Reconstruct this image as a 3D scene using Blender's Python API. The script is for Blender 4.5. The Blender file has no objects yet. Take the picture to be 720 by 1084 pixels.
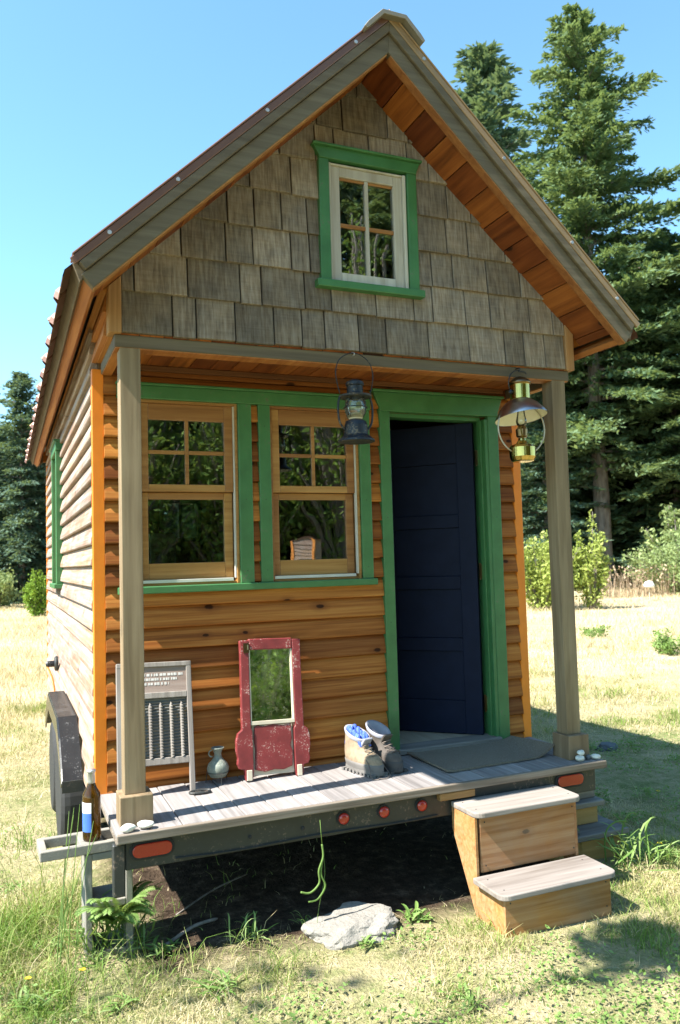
import bpy, bmesh, math, random
import numpy as np
from mathutils import Vector, Matrix
R = math.radians
random.seed(7)
SC = bpy.context.scene
COL = SC.collection
G = -0.57                                     # ground level; the deck top is z = 0

# ------------------------------------------------------------------ camera
cam_d = bpy.data.cameras.new('camera'); cam = bpy.data.objects.new('camera', cam_d); COL.objects.link(cam)
CP = Vector((-0.44905, -3.58193, 1.10508)); YA, PI_, RO = 0.39921604, 0.06189679, -0.02809277
fw = Vector((math.sin(YA)*math.cos(PI_), math.cos(YA)*math.cos(PI_), math.sin(PI_)))
rt = Vector((math.cos(YA), -math.sin(YA), 0)); up = rt.cross(fw)
c_, s_ = math.cos(RO), math.sin(RO)
r2 = c_*rt + s_*up; u2 = -s_*rt + c_*up
M4 = Matrix((r2, u2, -fw)).transposed().to_4x4(); M4.translation = CP
cam.matrix_world = M4
cam_d.sensor_fit = 'VERTICAL'; cam_d.sensor_height = 24.0; cam_d.sensor_width = 16.0
cam_d.lens = 24.0*842.568/1084.0; cam_d.clip_start = 0.05; cam_d.clip_end = 3000
SC.camera = cam
cam_d.dof.use_dof = True; cam_d.dof.focus_distance = 4.2; cam_d.dof.aperture_fstop = 2.6

# ------------------------------------------------------------------ sky, sun, exposure
SUN = Vector((1.0, 0.105, -1.28)).normalized()          # the way the light travels
w = bpy.data.worlds.new('World'); SC.world = w; w.use_nodes = True
nt = w.node_tree; bg = nt.nodes['Background']
sky = nt.nodes.new('ShaderNodeTexSky'); sky.sky_type = 'NISHITA'; sky.sun_disc = False
sky.sun_elevation = math.asin(-SUN.z); sky.sun_rotation = math.atan2(-SUN.x, -SUN.y)
sky.altitude = 50; sky.air_density = 1.0; sky.dust_density = 0.3; sky.ozone_density = 1.0
bg.inputs[1].default_value = 0.105
tn = nt.nodes.new('ShaderNodeMix'); tn.data_type = 'RGBA'; tn.blend_type = 'MULTIPLY'; tn.inputs[0].default_value = 1.0
tn.inputs[7].default_value = (.78, 1.06, 1.04, 1)        # the camera's cooler-green rendering of the clear sky
nt.links.new(sky.outputs[0], tn.inputs[6]); nt.links.new(tn.outputs[2], bg.inputs[0])
sd = bpy.data.lights.new('sun', 'SUN'); sd.energy = 4.9; sd.angle = R(0.53); sd.color = (1.0, 0.95, 0.87)
so = bpy.data.objects.new('sun', sd); COL.objects.link(so)
so.rotation_euler = SUN.to_track_quat('-Z', 'Y').to_euler(); so.location = (-20, -2, 26)
SC.view_settings.view_transform = 'Standard'; SC.view_settings.look = 'None'
SC.view_settings.gamma = 1; SC.view_settings.exposure = 1.8
try:
    SC.cycles.use_denoising = True
    SC.cycles.max_bounces = 8; SC.cycles.transparent_max_bounces = 12
    SC.cycles.diffuse_bounces = 4; SC.cycles.sample_clamp_indirect = 6
except Exception: pass

# ------------------------------------------------------------------ material helpers
class NT:
    def __init__(s, name):
        s.m = bpy.data.materials.new(name); s.m.use_nodes = True
        s.t = s.m.node_tree; s.b = s.t.nodes['Principled BSDF']; s.out = s.t.nodes['Material Output']
    def n(s, typ, **k):
        x = s.t.nodes.new('ShaderNode'+typ)
        for a, b in k.items(): setattr(x, a, b)
        return x
    def l(s, a, b): s.t.links.new(a, b)
    def noise(s, vec, scale, detail=4, rough=.55, dist=0):
        x = s.n('TexNoise'); x.inputs['Scale'].default_value = scale; x.inputs['Detail'].default_value = detail
        x.inputs['Roughness'].default_value = rough; x.inputs['Distortion'].default_value = dist
        if vec is not None: s.l(vec, x.inputs['Vector'])
        return x.outputs['Fac']
    def ramp(s, fac, stops):
        x = s.n('ValToRGB'); e = x.color_ramp.elements
        while len(e) < len(stops): e.new(0.5)
        for i, (p, c) in enumerate(stops):
            e[i].position = p; e[i].color = (*c, 1) if len(c) == 3 else c
        s.l(fac, x.inputs[0]); return x.outputs[0]
    def mix(s, fac, a, b, mode='MIX'):
        x = s.n('Mix', data_type='RGBA', blend_type=mode)
        for v, i in ((fac, 0), (a, 6), (b, 7)):
            if isinstance(v, (int, float)): x.inputs[i].default_value = v
            elif isinstance(v, tuple): x.inputs[i].default_value = (*v, 1)
            else: s.l(v, x.inputs[i])
        return x.outputs[2]
    def math(s, op, a, b=0.0, clamp=False):
        x = s.n('Math', operation=op, use_clamp=clamp)
        for v, i in ((a, 0), (b, 1)):
            if isinstance(v, (int, float)): x.inputs[i].default_value = v
            else: s.l(v, x.inputs[i])
        return x.outputs[0]
    def rng(s, v, a, b, c=0., d=1.):
        x = s.n('MapRange'); s.l(v, x.inputs[0])
        for i, q in enumerate((a, b, c, d)): x.inputs[i+1].default_value = q
        return x.outputs[0]
    def coords(s, scale=(1, 1, 1), shift=True):
        tc = s.n('TexCoord'); at = s.n('Attribute', attribute_name='rnd')
        v = tc.outputs['Object']
        if shift:
            cm = s.n('CombineXYZ')
            for i, k in enumerate((37.1, 53.7, 71.3)): s.l(s.math('MULTIPLY', at.outputs['Fac'], k), cm.inputs[i])
            ad = s.n('VectorMath', operation='ADD'); s.l(v, ad.inputs[0]); s.l(cm.outputs[0], ad.inputs[1]); v = ad.outputs[0]
        mp = s.n('Mapping'); mp.inputs['Scale'].default_value = scale; s.l(v, mp.inputs[0])
        return mp.outputs[0], at.outputs['Fac'], v
    def bump(s, h, strength=.3, dist=.01):
        x = s.n('Bump'); x.inputs['Strength'].default_value = strength; x.inputs['Distance'].default_value = dist
        s.l(h, x.inputs['Height']); s.l(x.outputs[0], s.b.inputs['Normal'])
    def base(s, c): s.l(c, s.b.inputs['Base Color'])

def wood(name, dark, mid, light, axis='x', knots=0.0, depth=None, vary=.5, rough=.65, fine=34, bump=.25, grey=None, greyamt=0., spec=.3):
    n = NT(name)
    f = {'x': (1.3, fine, fine), 'y': (fine, 1.3, fine), 'z': (fine, fine, 1.3)}[axis]
    v, rnd, raw = n.coords(f)
    g1 = n.noise(v, 1.0, 6, .62, .5)
    f2 = tuple(a*.28 if a > 2 else a*.7 for a in f)
    mp = n.n('Mapping'); mp.inputs['Scale'].default_value = f2; n.l(raw, mp.inputs[0])
    g2 = n.noise(mp.outputs[0], 1.0, 3, .5, 1.6)
    g = n.math('ADD', n.math('MULTIPLY', g1, .6), n.math('MULTIPLY', g2, .4))
    col = n.ramp(g, [(.33, dark), (.5, mid), (.66, light)])
    vv = n.rng(rnd, 0, 1, 1-vary*.55, 1+vary*.35)
    hs = n.n('HueSaturation'); n.l(vv, hs.inputs['Value']); n.l(col, hs.inputs['Color'])
    hs.inputs['Hue'].default_value = .5
    n.l(n.rng(rnd, 0, 1, .494, .508), hs.inputs['Hue'])
    col = hs.outputs[0]
    if knots > 0:
        k = {'x': [3.4, 6.5, 6.5], 'y': [6.5, 3.4, 6.5], 'z': [6.5, 6.5, 3.4]}[axis]
        mk = n.n('Mapping'); mk.inputs['Scale'].default_value = k; n.l(raw, mk.inputs[0])
        dpt = depth or {'x': 'y', 'y': 'x', 'z': 'y'}[axis]; uu = [c for c in 'xyz' if c != dpt]
        sp = n.n('SeparateXYZ'); n.l(mk.outputs[0], sp.inputs[0]); cb = n.n('CombineXYZ')
        for q, c in enumerate(uu): n.l(sp.outputs['xyz'.index(c)], cb.inputs[q])
        vo = n.n('TexVoronoi', voronoi_dimensions='2D'); vo.inputs['Scale'].default_value = 1.0; n.l(cb.outputs[0], vo.inputs['Vector'])
        sc = n.n('SeparateColor'); n.l(vo.outputs['Color'], sc.inputs[0])
        on = n.math('LESS_THAN', sc.outputs[0], knots)
        sz = n.rng(sc.outputs[1], 0, 1, .7, 1.35)
        dd = n.math('DIVIDE', n.math('ADD', vo.outputs['Distance'], n.math('MULTIPLY', n.math('SUBTRACT', n.noise(raw, 38, 2), .5), .05)), sz)
        ring = n.math('MULTIPLY', n.rng(dd, .07, .24, .65, 0), on)
        col = n.mix(ring, col, dark)
        kf = n.math('MULTIPLY', n.rng(dd, .055, .085, .92, 0), on)
        col = n.mix(kf, col, tuple(a*.16 for a in dark))
    if grey:
        blot = n.noise(raw, 3.2, 5, .65, .4)
        gf = n.math('MULTIPLY', n.rng(n.math('ADD', n.math('MULTIPLY', blot, .65), n.math('MULTIPLY', g1, .35)), .40, .60), greyamt)
        col = n.mix(gf, col, n.ramp(g1, [(.35, tuple(a*.62 for a in grey)), (.62, grey)]))
    n.base(col)
    n.b.inputs['Roughness'].default_value = rough; n.b.inputs['Specular IOR Level'].default_value = spec
    n.bump(g1, bump, .004)
    return n.m

def paint(name, c, rough=.45, wear=.12, wearc=None, vary=.12, bump=.12, metal=0., scale=9):
    n = NT(name); v, rnd, raw = n.coords((1, 1, 1))
    a = n.noise(v, scale, 5, .6); b = n.noise(v, scale*9, 3, .6)
    col = n.mix(n.rng(a, .3, .7), tuple(x*(1-vary) for x in c), tuple(min(1, x*(1+vary)) for x in c))
    if wearc:
        f = n.math('MULTIPLY', n.rng(n.math('ADD', n.math('MULTIPLY', a, .5), n.math('MULTIPLY', b, .5)), .60-wear*.4, .66-wear*.4), .9)
        col = n.mix(f, col, wearc)
    n.base(col); n.b.inputs['Roughness'].default_value = rough; n.b.inputs['Metallic'].default_value = metal
    n.bump(b, bump, .002)
    return n.m

MAT = {}
MAT['siding'] = wood('honey_cedar_siding', (.16, .046, .011), (.315, .104, .023), (.43, .175, .046), 'x', knots=.42, vary=1.0, fine=64, rough=.6, spec=.15)
MAT['siding_side'] = wood('weathered_cedar_siding', (.20, .105, .06), (.31, .19, .125), (.40, .27, .19), 'y', knots=.2, vary=.55, fine=44, grey=(.36, .30, .27), greyamt=.85)
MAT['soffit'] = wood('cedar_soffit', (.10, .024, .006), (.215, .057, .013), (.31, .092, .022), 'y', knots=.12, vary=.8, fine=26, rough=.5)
MAT['cedar_trim'] = wood('cedar_trim', (.25, .08, .018), (.40, .15, .035), (.50, .21, .06), 'y', vary=.4)
MAT['cedar_trim_z'] = wood('cedar_corner_trim', (.25, .12, .04), (.36, .19, .07), (.44, .25, .10), 'z', vary=.4)
MAT['sash'] = wood('pine_sash', (.22, .09, .026), (.33, .155, .05), (.40, .205, .075), 'x', vary=.35, fine=40, rough=.45)
MAT['sash_grey'] = wood('weathered_sash', (.30, .26, .20), (.42, .38, .32), (.5, .46, .40), 'z', vary=.3, fine=24)
MAT['post'] = wood('weathered_post', (.13, .088, .048), (.215, .152, .088), (.29, .215, .13), 'z', knots=.12, vary=.25, fine=26, rough=.7)
MAT['rake'] = wood('taupe_stained_board', (.078, .058, .036), (.112, .086, .054), (.145, .115, .075), 'x', vary=.15, fine=34, rough=.6)
MAT['beam_in'] = wood('beam_inner', (.20, .07, .02), (.30, .12, .035), (.38, .17, .05), 'x', vary=.3)
MAT['ledger'] = wood('ledger_board', (.07, .022, .008), (.12, .04, .013), (.16, .055, .02), 'x', vary=.2)
MAT['lit_seam'] = paint('lit_seam_plug', (.45, .24, .15), rough=.6)  # paler than the roof metal, for sunlit seam tips
MAT['orange'] = paint('orange_paint', (.72, .20, .012), rough=.42, vary=.08)
MAT['green'] = paint('green_paint', (.045, .148, .050), rough=.42, vary=.16, wear=.03, wearc=(.10, .13, .075), bump=.3)
MAT['navy'] = paint('navy_paint', (.009, .012, .028), rough=.6, vary=.15)
MAT['shingle'] = wood('cedar_shingle', (.105, .080, .060), (.200, .160, .125), (.28, .235, .19), 'z', vary=.75, fine=46, rough=.8, bump=.6, grey=(.30, .27, .24), greyamt=.55)
def shingle_mat():
    n = NT('cedar_shingle'); v, rnd, raw = n.coords((85, 85, 4))
    g = n.noise(v, 1, 4, .6); mp = n.n('Mapping'); mp.inputs['Scale'].default_value = (5, 5, 110); n.l(raw, mp.inputs[0])
    saw = n.noise(mp.outputs[0], 1, 3, .6); bl = n.noise(raw, 9, 4, .6)
    a = n.math('ADD', n.math('MULTIPLY', g, .52), n.math('ADD', n.math('MULTIPLY', saw, .14), n.math('MULTIPLY', bl, .34)))
    col = n.ramp(a, [(.35, (.100, .072, .050)), (.5, (.195, .155, .118)), (.64, (.290, .245, .20))])
    hs = n.n('HueSaturation'); n.l(n.rng(rnd, 0, 1, .60, 1.32), hs.inputs['Value']); n.l(col, hs.inputs['Color']); n.l(n.rng(bl, .3, .7, .75, 1.25), hs.inputs['Saturation'])
    n.base(hs.outputs[0]); n.b.inputs['Roughness'].default_value = .85; n.b.inputs['Specular IOR Level'].default_value = .15
    n.bump(a, .7, .004); return n.m
MAT['shingle'] = shingle_mat()
MAT['felt'] = paint('dark_building_felt', (.018, .015, .013), rough=.9)
MAT['deck'] = wood('weathered_deck', (.13, .118, .112), (.225, .207, .200), (.31, .29, .28), 'y', vary=.4, fine=40, rough=.75, bump=.5)
MAT['deck_edge'] = wood('weathered_deck_edge', (.10, .075, .055), (.19, .155, .12), (.30, .265, .22), 'x', vary=.3, fine=40, rough=.8, bump=.5)
MAT['step_side'] = wood('fir_plywood', (.24, .09, .028), (.36, .155, .052), (.44, .22, .085), 'x', knots=.10, vary=.25, fine=40, rough=.6, grey=(.36, .25, .17), greyamt=.45)
MAT['step_tread'] = wood('weathered_tread', (.15, .125, .105), (.235, .205, .18), (.31, .275, .245), 'x', vary=.25, fine=30, rough=.75)
MAT['old_step'] = wood('old_step_wood', (.22, .12, .04), (.33, .19, .07), (.42, .25, .10), 'x', vary=.4, fine=20)
MAT['old_tread'] = wood('old_step_tread', (.13, .115, .10), (.2, .18, .16), (.27, .25, .23), 'x', vary=.4, fine=30)
MAT['inner'] = wood('interior_pine', (.10, .05, .02), (.16, .08, .035), (.2, .11, .05), 'x', vary=.4)
MAT['inner_floor'] = wood('interior_floor', (.30, .24, .17), (.40, .33, .24), (.46, .40, .30), 'y', vary=.4)
MAT['roof'] = paint('brown_metal_roof', (.17, .085, .062), rough=.33, vary=.08, metal=.4)
MAT['roof_edge'] = paint('taupe_metal_edge', (.19, .165, .125), rough=.45, vary=.08, metal=.2)
MAT['roof_tan'] = paint('tan_metal_flashing', (.30, .19, .10), rough=.42, vary=.08, metal=.3)
MAT['steel'] = paint('dark_painted_steel', (.026, .028, .026), rough=.5, wear=.1, wearc=(.12, .09, .07), vary=.2)
MAT['black'] = paint('black_fender', (.018, .019, .021), rough=.22, vary=.2, wear=.05, wearc=(.12, .12, .12))
MAT['rubber'] = paint('tyre_rubber', (.02, .02, .02), rough=.8)
MAT['galv'] = paint('galvanised_metal', (.42, .43, .44), rough=.4, metal=.7, vary=.2)
MAT['tin'] = paint('old_tin', (.008, .011, .018), rough=.5, metal=.15, vary=.3, wear=.1, wearc=(.12, .09, .06))
MAT['brass'] = paint('polished_brass', (.50, .35, .11), rough=.17, metal=1.0, vary=.1)
MAT['shade_metal'] = paint('worn_bronze_shade', (.50, .46, .44), rough=.30, metal=1.0, vary=.3)
MAT['brass_dark'] = paint('tarnished_brass', (.20, .13, .07), rough=.3, metal=1.0, vary=.25)
MAT['white_enamel'] = paint('cream_enamel', (.80, .76, .62), rough=.4, vary=.06)
MAT['bail_white'] = paint('pale_wire', (.42, .38, .30), rough=.4, metal=.4)
MAT['red'] = paint('worn_red_paint', (.165, .020, .020), rough=.55, wear=.06, wearc=(.45, .33, .28), vary=.25, scale=14)
MAT['cream'] = paint('bare_cream_wood', (.50, .44, .33), rough=.7, vary=.15)
MAT['grey_wood'] = wood('grey_washboard_wood', (.13, .11, .095), (.215, .19, .168), (.28, .252, .228), 'z', vary=.2, fine=50, rough=.8)
MAT['zinc'] = paint('zinc_sheet', (.16, .165, .155), rough=.5, metal=.5, vary=.2, wear=.12, wearc=(.25, .19, .10))
MAT['concrete'] = paint('concrete_block', (.22, .205, .175), rough=.9, vary=.12, bump=.6, wear=.1, wearc=(.30, .28, .22), scale=18)
MAT['ceramic'] = paint('grey_green_stoneware', (.17, .19, .155), rough=.5, vary=.25, wear=.12, wearc=(.36, .36, .31), scale=22)
MAT['stone_w'] = paint('pale_pebble', (.58, .56, .50), rough=.8, vary=.15, bump=.4, scale=30)
MAT['stone_d'] = paint('dark_pebble', (.08, .09, .10), rough=.7, vary=.2)
MAT['ivory'] = paint('ivory_window_track', (.55, .52, .46), rough=.5)
MAT['tan_leather'] = paint('tan_suede', (.27, .20, .13), rough=.85, vary=.3, bump=.5, scale=30)
MAT['shaded_leather'] = paint('shaded_suede', (.075, .062, .052), rough=.8, vary=.25, bump=.4, scale=30)  # shade of the second boot put into its colour
MAT['sole'] = paint('grey_sole', (.14, .13, .12), rough=.85, vary=.2)
MAT['sole_shaded'] = paint('shaded_sole', (.05, .047, .045), rough=.85, vary=.2)  # sole of the shaded boot, darkened in the colour
MAT['lining'] = paint('grey_lining', (.26, .26, .30), rough=.9)
MAT['blue_cloth'] = paint('blue_knit', (.05, .11, .50), rough=.9, vary=.4, wear=.08, wearc=(.55, .6, .8), scale=40)
MAT['lace'] = paint('boot_lace', (.15, .12, .10), rough=.9)
MAT['label_blue'] = paint('blue_label', (.05, .14, .45), rough=.6)
MAT['label_white'] = paint('white_label', (.75, .75, .75), rough=.6)
MAT['foil'] = paint('silver_foil', (.6, .6, .62), rough=.35, metal=.8)
MAT['mark_white'] = paint('faded_white_ink', (.52, .50, .47), rough=.8)
MAT['dim_wood'] = wood('board_print', (.20, .14, .11), (.27, .20, .165), (.33, .26, .22), 'x', vary=.2)
MAT['cord'] = paint('orange_cord', (.75, .27, .05), rough=.6)
MAT['cabinet'] = paint('pale_cabinet', (.35, .37, .36), rough=.6)
MAT['petal'] = paint('yellow_petal', (.80, .55, .02), rough=.7)
MAT['shed_orange'] = paint('orange_shed_trim', (.75, .28, .06), rough=.6)

MAT['navy'].node_tree.nodes['Principled BSDF'].inputs['Specular IOR Level'].default_value = .09
def mat_mat():
    n = NT('coir_doormat'); v, rnd, raw = n.coords((1, 1, 1))
    a = n.noise(v, 160, 3, .7); b = n.noise(v, 7, 3)
    n.base(n.mix(n.rng(a, .3, .7), (.10, .078, .055), n.mix(b, (.20, .165, .12), (.27, .225, .17))))
    n.b.inputs['Roughness'].default_value = .95; n.bump(a, .9, .006); return n.m
MAT['mat'] = mat_mat()
def red_lens():
    n = NT('red_lens'); n.b.inputs['Base Color'].default_value = (.36, .026, .016, 1)
    n.b.inputs['Roughness'].default_value = .22; n.b.inputs['Coat Weight'].default_value = .4
    v, rnd, raw = n.coords((1, 1, 1)); n.bump(n.noise(v, 120, 1), .3, .003); return n.m
MAT['red_lens'] = red_lens()
def glass(name, tint=(1, 1, 1), refl=1.0, dust=0.0):
    n = NT(name); n.t.nodes.remove(n.b)
    tr = n.n('BsdfTransparent'); tr.inputs[0].default_value = (*tint, 1)
    gl = n.n('BsdfGlossy'); gl.inputs['Roughness'].default_value = .0
    tc = n.n('TexCoord'); nz = n.n('TexNoise'); nz.inputs['Scale'].default_value = 5.0; nz.inputs['Detail'].default_value = 1.0
    n.l(tc.outputs['Object'], nz.inputs['Vector'])
    bp = n.n('Bump'); bp.inputs['Strength'].default_value = .05; bp.inputs['Distance'].default_value = .01
    n.l(nz.outputs['Fac'], bp.inputs['Height']); n.l(bp.outputs[0], gl.inputs['Normal'])
    fr = n.n('Fresnel'); fr.inputs['IOR'].default_value = 1.52
    f = n.math('MULTIPLY', fr.outputs[0], refl, True)
    mx = n.n('MixShader'); n.l(f, mx.inputs[0]); n.l(tr.outputs[0], mx.inputs[1]); n.l(gl.outputs[0], mx.inputs[2])
    if dust:
        df = n.n('BsdfDiffuse'); df.inputs[0].default_value = (.5, .5, .5, 1)
        m2 = n.n('MixShader'); m2.inputs[0].default_value = dust
        n.l(mx.outputs[0], m2.inputs[1]); n.l(df.outputs[0], m2.inputs[2]); mx = m2
    n.l(mx.outputs[0], n.out.inputs[0]); return n.m
MAT['glass'] = glass('window_glass', (.80, .84, .82), 4.6)
MAT['lamp_glass'] = glass('lamp_glass', (.86, .88, .84), 2.0, .06)
MAT['clear'] = glass('clear_chimney', (.9, .92, .9), 1.8, .02)
def bottle_m():
    n = NT('amber_bottle_glass'); n.b.inputs['Base Color'].default_value = (.11, .05, .004, 1)
    n.b.inputs['Roughness'].default_value = .06; n.b.inputs['Transmission Weight'].default_value = .75
    n.b.inputs['IOR'].default_value = 1.45; return n.m
MAT['bottle'] = bottle_m()
def mirror_m():
    n = NT('old_mirror'); n.b.inputs['Metallic'].default_value = 1; n.b.inputs['Roughness'].default_value = .03
    v, rnd, raw = n.coords((1, 1, 1)); a = n.noise(v, 60, 5, .7)
    n.base(n.ramp(a, [(.30, (.30, .32, .28)), (.42, (.78, .82, .76))])); 
    n.l(n.rng(a, .3, .5, .35, .03), n.b.inputs['Roughness']); return n.m
MAT['mirror'] = mirror_m()

def foliage(name, cols, trans=.25, rough=.6, attr='rnd'):
    n = NT(name); at = n.n('Attribute', attribute_name=attr)
    col = n.ramp(at.outputs['Fac'], [(i/(len(cols)-1), c) for i, c in enumerate(cols)])
    n.base(col); n.b.inputs['Roughness'].default_value = rough; n.b.inputs['Specular IOR Level'].default_value = .25
    tl = n.n('BsdfTranslucent'); n.l(n.mix(.5, col, (.25, .30, .04)), tl.inputs[0])
    mx = n.n('MixShader'); mx.inputs[0].default_value = trans
    n.l(n.b.outputs[0], mx.inputs[1]); n.l(tl.outputs[0], mx.inputs[2]); n.l(mx.outputs[0], n.out.inputs[0])
    return n.m
MAT['fir'] = foliage('fir_needles', [(.060, .112, .058), (.105, .172, .086), (.17, .245, .120)], .36)
MAT['fir_blue'] = foliage('blue_fir_needles', [(.040, .086, .064), (.076, .136, .098), (.12, .19, .13)], .3)
MAT['leaf_yellow'] = foliage('yellow_green_leaves', [(.20, .26, .05), (.33, .40, .09), (.48, .52, .17)], .4)
MAT['leaf_pale'] = foliage('pale_green_leaves', [(.14, .20, .08), (.24, .31, .12), (.35, .41, .18)], .35)
MAT['leaf_mirror'] = foliage('bright_woodland_leaves', [(.08, .15, .03), (.15, .25, .05), (.24, .34, .08)], .4)
MAT['leaf_lime'] = foliage('lime_leaves', [(.10, .19, .02), (.18, .30, .03), (.27, .40, .06)], .35)
MAT['leaf_dark'] = foliage('woodland_leaves', [(.025, .05, .02), (.04, .075, .028), (.07, .12, .04)], .25)
MAT['grass'] = foliage('lawn_blades', [(.10, .21, .03), (.19, .30, .06), (.36, .37, .14), (.55, .46, .26), (.66, .56, .37)], .4, .7)
MAT['field'] = foliage('dry_field_blades', [(.38, .34, .16), (.56, .45, .26), (.68, .54, .35), (.76, .61, .44)], .4, .75)
MAT['weed'] = foliage('weed_leaves', [(.12, .22, .05), (.19, .31, .08), (.30, .40, .16)], .4)
MAT['straw'] = foliage('dry_litter', [(.05, .034, .02), (.12, .08, .05), (.30, .22, .14)], .1, .85)
MAT['dry_weed'] = foliage('dry_weed_stalks', [(.26, .18, .12), (.38, .28, .19), (.50, .40, .29)], .2, .85)
MAT['bark'] = wood('fir_bark', (.09, .075, .065), (.20, .17, .15), (.31, .27, .24), 'z', vary=.3, fine=7, rough=.95, bump=1.)

def ground_mat():
    n = NT('meadow_ground'); tc = n.n('TexCoord'); v = tc.outputs['Object']
    sx = n.n('SeparateXYZ'); n.l(v, sx.inputs[0])
    big = n.noise(v, .22, 5, .6); mid = n.noise(v, 1.7, 5, .65); fine = n.noise(v, 55, 4, .7); f2 = n.noise(v, 14, 4, .7)
    lawn = n.ramp(n.math('ADD', n.math('MULTIPLY', mid, .6), n.math('MULTIPLY', f2, .4)),
                  [(.38, (.17, .21, .07)), (.50, (.34, .31, .16)), (.62, (.50, .41, .26))])
    field = n.ramp(n.math('ADD', n.math('MULTIPLY', big, .5), n.math('MULTIPLY', mid, .5)),
                   [(.33, (.36, .33, .16)), (.5, (.56, .45, .28)), (.65, (.66, .52, .36))])
    col = n.mix(n.rng(n.math('ADD', sx.outputs[1], n.math('MULTIPLY', big, 3)), 4.2, 7.5), lawn, field)
    # bare dirt and needle litter, darkened for the shade under the trailer
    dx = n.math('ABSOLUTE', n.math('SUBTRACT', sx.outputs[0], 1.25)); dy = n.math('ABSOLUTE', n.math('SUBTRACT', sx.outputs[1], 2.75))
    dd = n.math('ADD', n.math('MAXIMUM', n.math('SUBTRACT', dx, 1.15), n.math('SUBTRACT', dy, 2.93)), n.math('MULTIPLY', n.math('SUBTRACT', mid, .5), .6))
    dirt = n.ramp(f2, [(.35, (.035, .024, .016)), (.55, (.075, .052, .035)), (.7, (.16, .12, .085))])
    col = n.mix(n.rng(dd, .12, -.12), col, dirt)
    col = n.mix(1.0, col, n.ramp(fine, [(.3, (.62, .62, .62)), (.7, (1, 1, 1))]), 'MULTIPLY')
    n.base(col); n.b.inputs['Roughness'].default_value = .95; n.b.inputs['Specular IOR Level'].default_value = .1
    n.bump(n.math('ADD', f2, fine), .8, .03); return n.m
MAT['ground'] = ground_mat()

# ------------------------------------------------------------------ mesh helpers
RND = random.Random(11)
class MB:
    def __init__(s): s.v = []; s.f = []; s.r = []
    def add(s, vs, fs, rnd=None):
        b = len(s.v); s.v += [tuple(p) for p in vs]; rr = RND.random() if rnd is None else rnd
        for f in fs: s.f.append(tuple(i+b for i in f)); s.r.append(rr)
        return s
    def box(s, x0, x1, y0, y1, z0, z1, rnd=None, M=None):
        vs = [(x, y, z) for x in (x0, x1) for y in (y0, y1) for z in (z0, z1)]
        if M is not None: vs = [tuple(M @ Vector(p)) for p in vs]
        return s.add(vs, [(0, 1, 3, 2), (4, 6, 7, 5), (0, 4, 5, 1), (2, 3, 7, 6), (0, 2, 6, 4), (1, 5, 7, 3)], rnd)
    def prism(s, pts, axis, a, b, rnd=None, M=None):
        """pts: 2D outline; axis y -> (x,z), x -> (y,z), z -> (x,y)"""
        def P(p, t):
            q = {'y': (p[0], t, p[1]), 'x': (t, p[0], p[1]), 'z': (p[0], p[1], t)}[axis]
            return tuple(M @ Vector(q)) if M is not None else q
        n = len(pts); vs = [P(p, a) for p in pts]+[P(p, b) for p in pts]
        fs = [tuple(range(n)), tuple(range(2*n-1, n-1, -1))]+[(i, i+n, (i+1) % n+n, (i+1) % n) for i in range(n)]
        return s.add(vs, fs, rnd)
    def tube(s, path, r, n=8, rnd=None, close=False, cap=True):
        path = [Vector(p) for p in path]; m = len(path); rs = r if isinstance(r, (list, tuple)) else [r]*m
        vs = []; prev = None
        for i, p in enumerate(path):
            if close: d = path[(i+1) % m]-path[i-1]
            else: d = path[min(i+1, m-1)]-path[max(i-1, 0)]
            d.normalize()
            if prev is None:
                a = d.orthogonal().normalized()
            else:
                a = prev-d*prev.dot(d)
                a = a.normalized() if a.length > 1e-6 else d.orthogonal().normalized()
            prev = a; b = d.cross(a)
            for k in range(n):
                t = 2*math.pi*k/n; vs.append(p+(a*math.cos(t)+b*math.sin(t))*rs[i])
        fs = []
        for i in range(m if close else m-1):
            j = (i+1) % m
            for k in range(n): fs.append((i*n+k, i*n+(k+1) % n, j*n+(k+1) % n, j*n+k))
        if cap and not close: fs += [tuple(range(n-1, -1, -1)), tuple((m-1)*n+k for k in range(n))]
        return s.add(vs, fs, rnd)
    def lathe(s, prof, c, n=28, M=None, rnd=None):
        vs = []; m = len(prof)
        for r, z in prof:
            for k in range(n):
                t = 2*math.pi*k/n; p = Vector((r*math.cos(t), r*math.sin(t), z))
                if M is not None: p = M @ p
                vs.append(p+Vector(c))
        fs = [(i*n+k, i*n+(k+1) % n, (i+1)*n+(k+1) % n, (i+1)*n+k) for i in range(m-1) for k in range(n)]
        if prof[0][0] > 1e-5: fs.append(tuple(range(n-1, -1, -1)))
        if prof[-1][0] > 1e-5: fs.append(tuple((m-1)*n+k for k in range(n)))
        return s.add(vs, fs, rnd)
    def mesh(s, name):
        me = bpy.data.meshes.new(name); me.from_pydata(s.v, [], s.f); me.update()
        at = me.attributes.new('rnd', 'FLOAT', 'FACE'); at.data.foreach_set('value', s.r)
        return me
    def build(s, name, mat, parent=None, bevel=0, smooth=False, loc=None, seg=1):
        me = s.mesh(name)
        bm = bmesh.new(); bm.from_mesh(me); bmesh.ops.recalc_face_normals(bm, faces=bm.faces); bm.to_mesh(me); bm.free()
        me.materials.append(MAT[mat] if isinstance(mat, str) else mat)
        if smooth: me.polygons.foreach_set('use_smooth', [True]*len(me.polygons))
        o = bpy.data.objects.new(name, me); COL.objects.link(o)
        if parent is not None: o.parent = parent
        if loc is not None: o.location = loc
        if bevel:
            b = o.modifiers.new('bevel', 'BEVEL'); b.width = bevel; b.segments = seg; b.limit_method = 'ANGLE'; b.angle_limit = R(40)
        return o
def tag(o, label=None, cat=None, group=None, kind=None):
    for k, v in (('label', label), ('category', cat), ('group', group), ('kind', kind)):
        if v: o[k] = v
    return o
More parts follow.
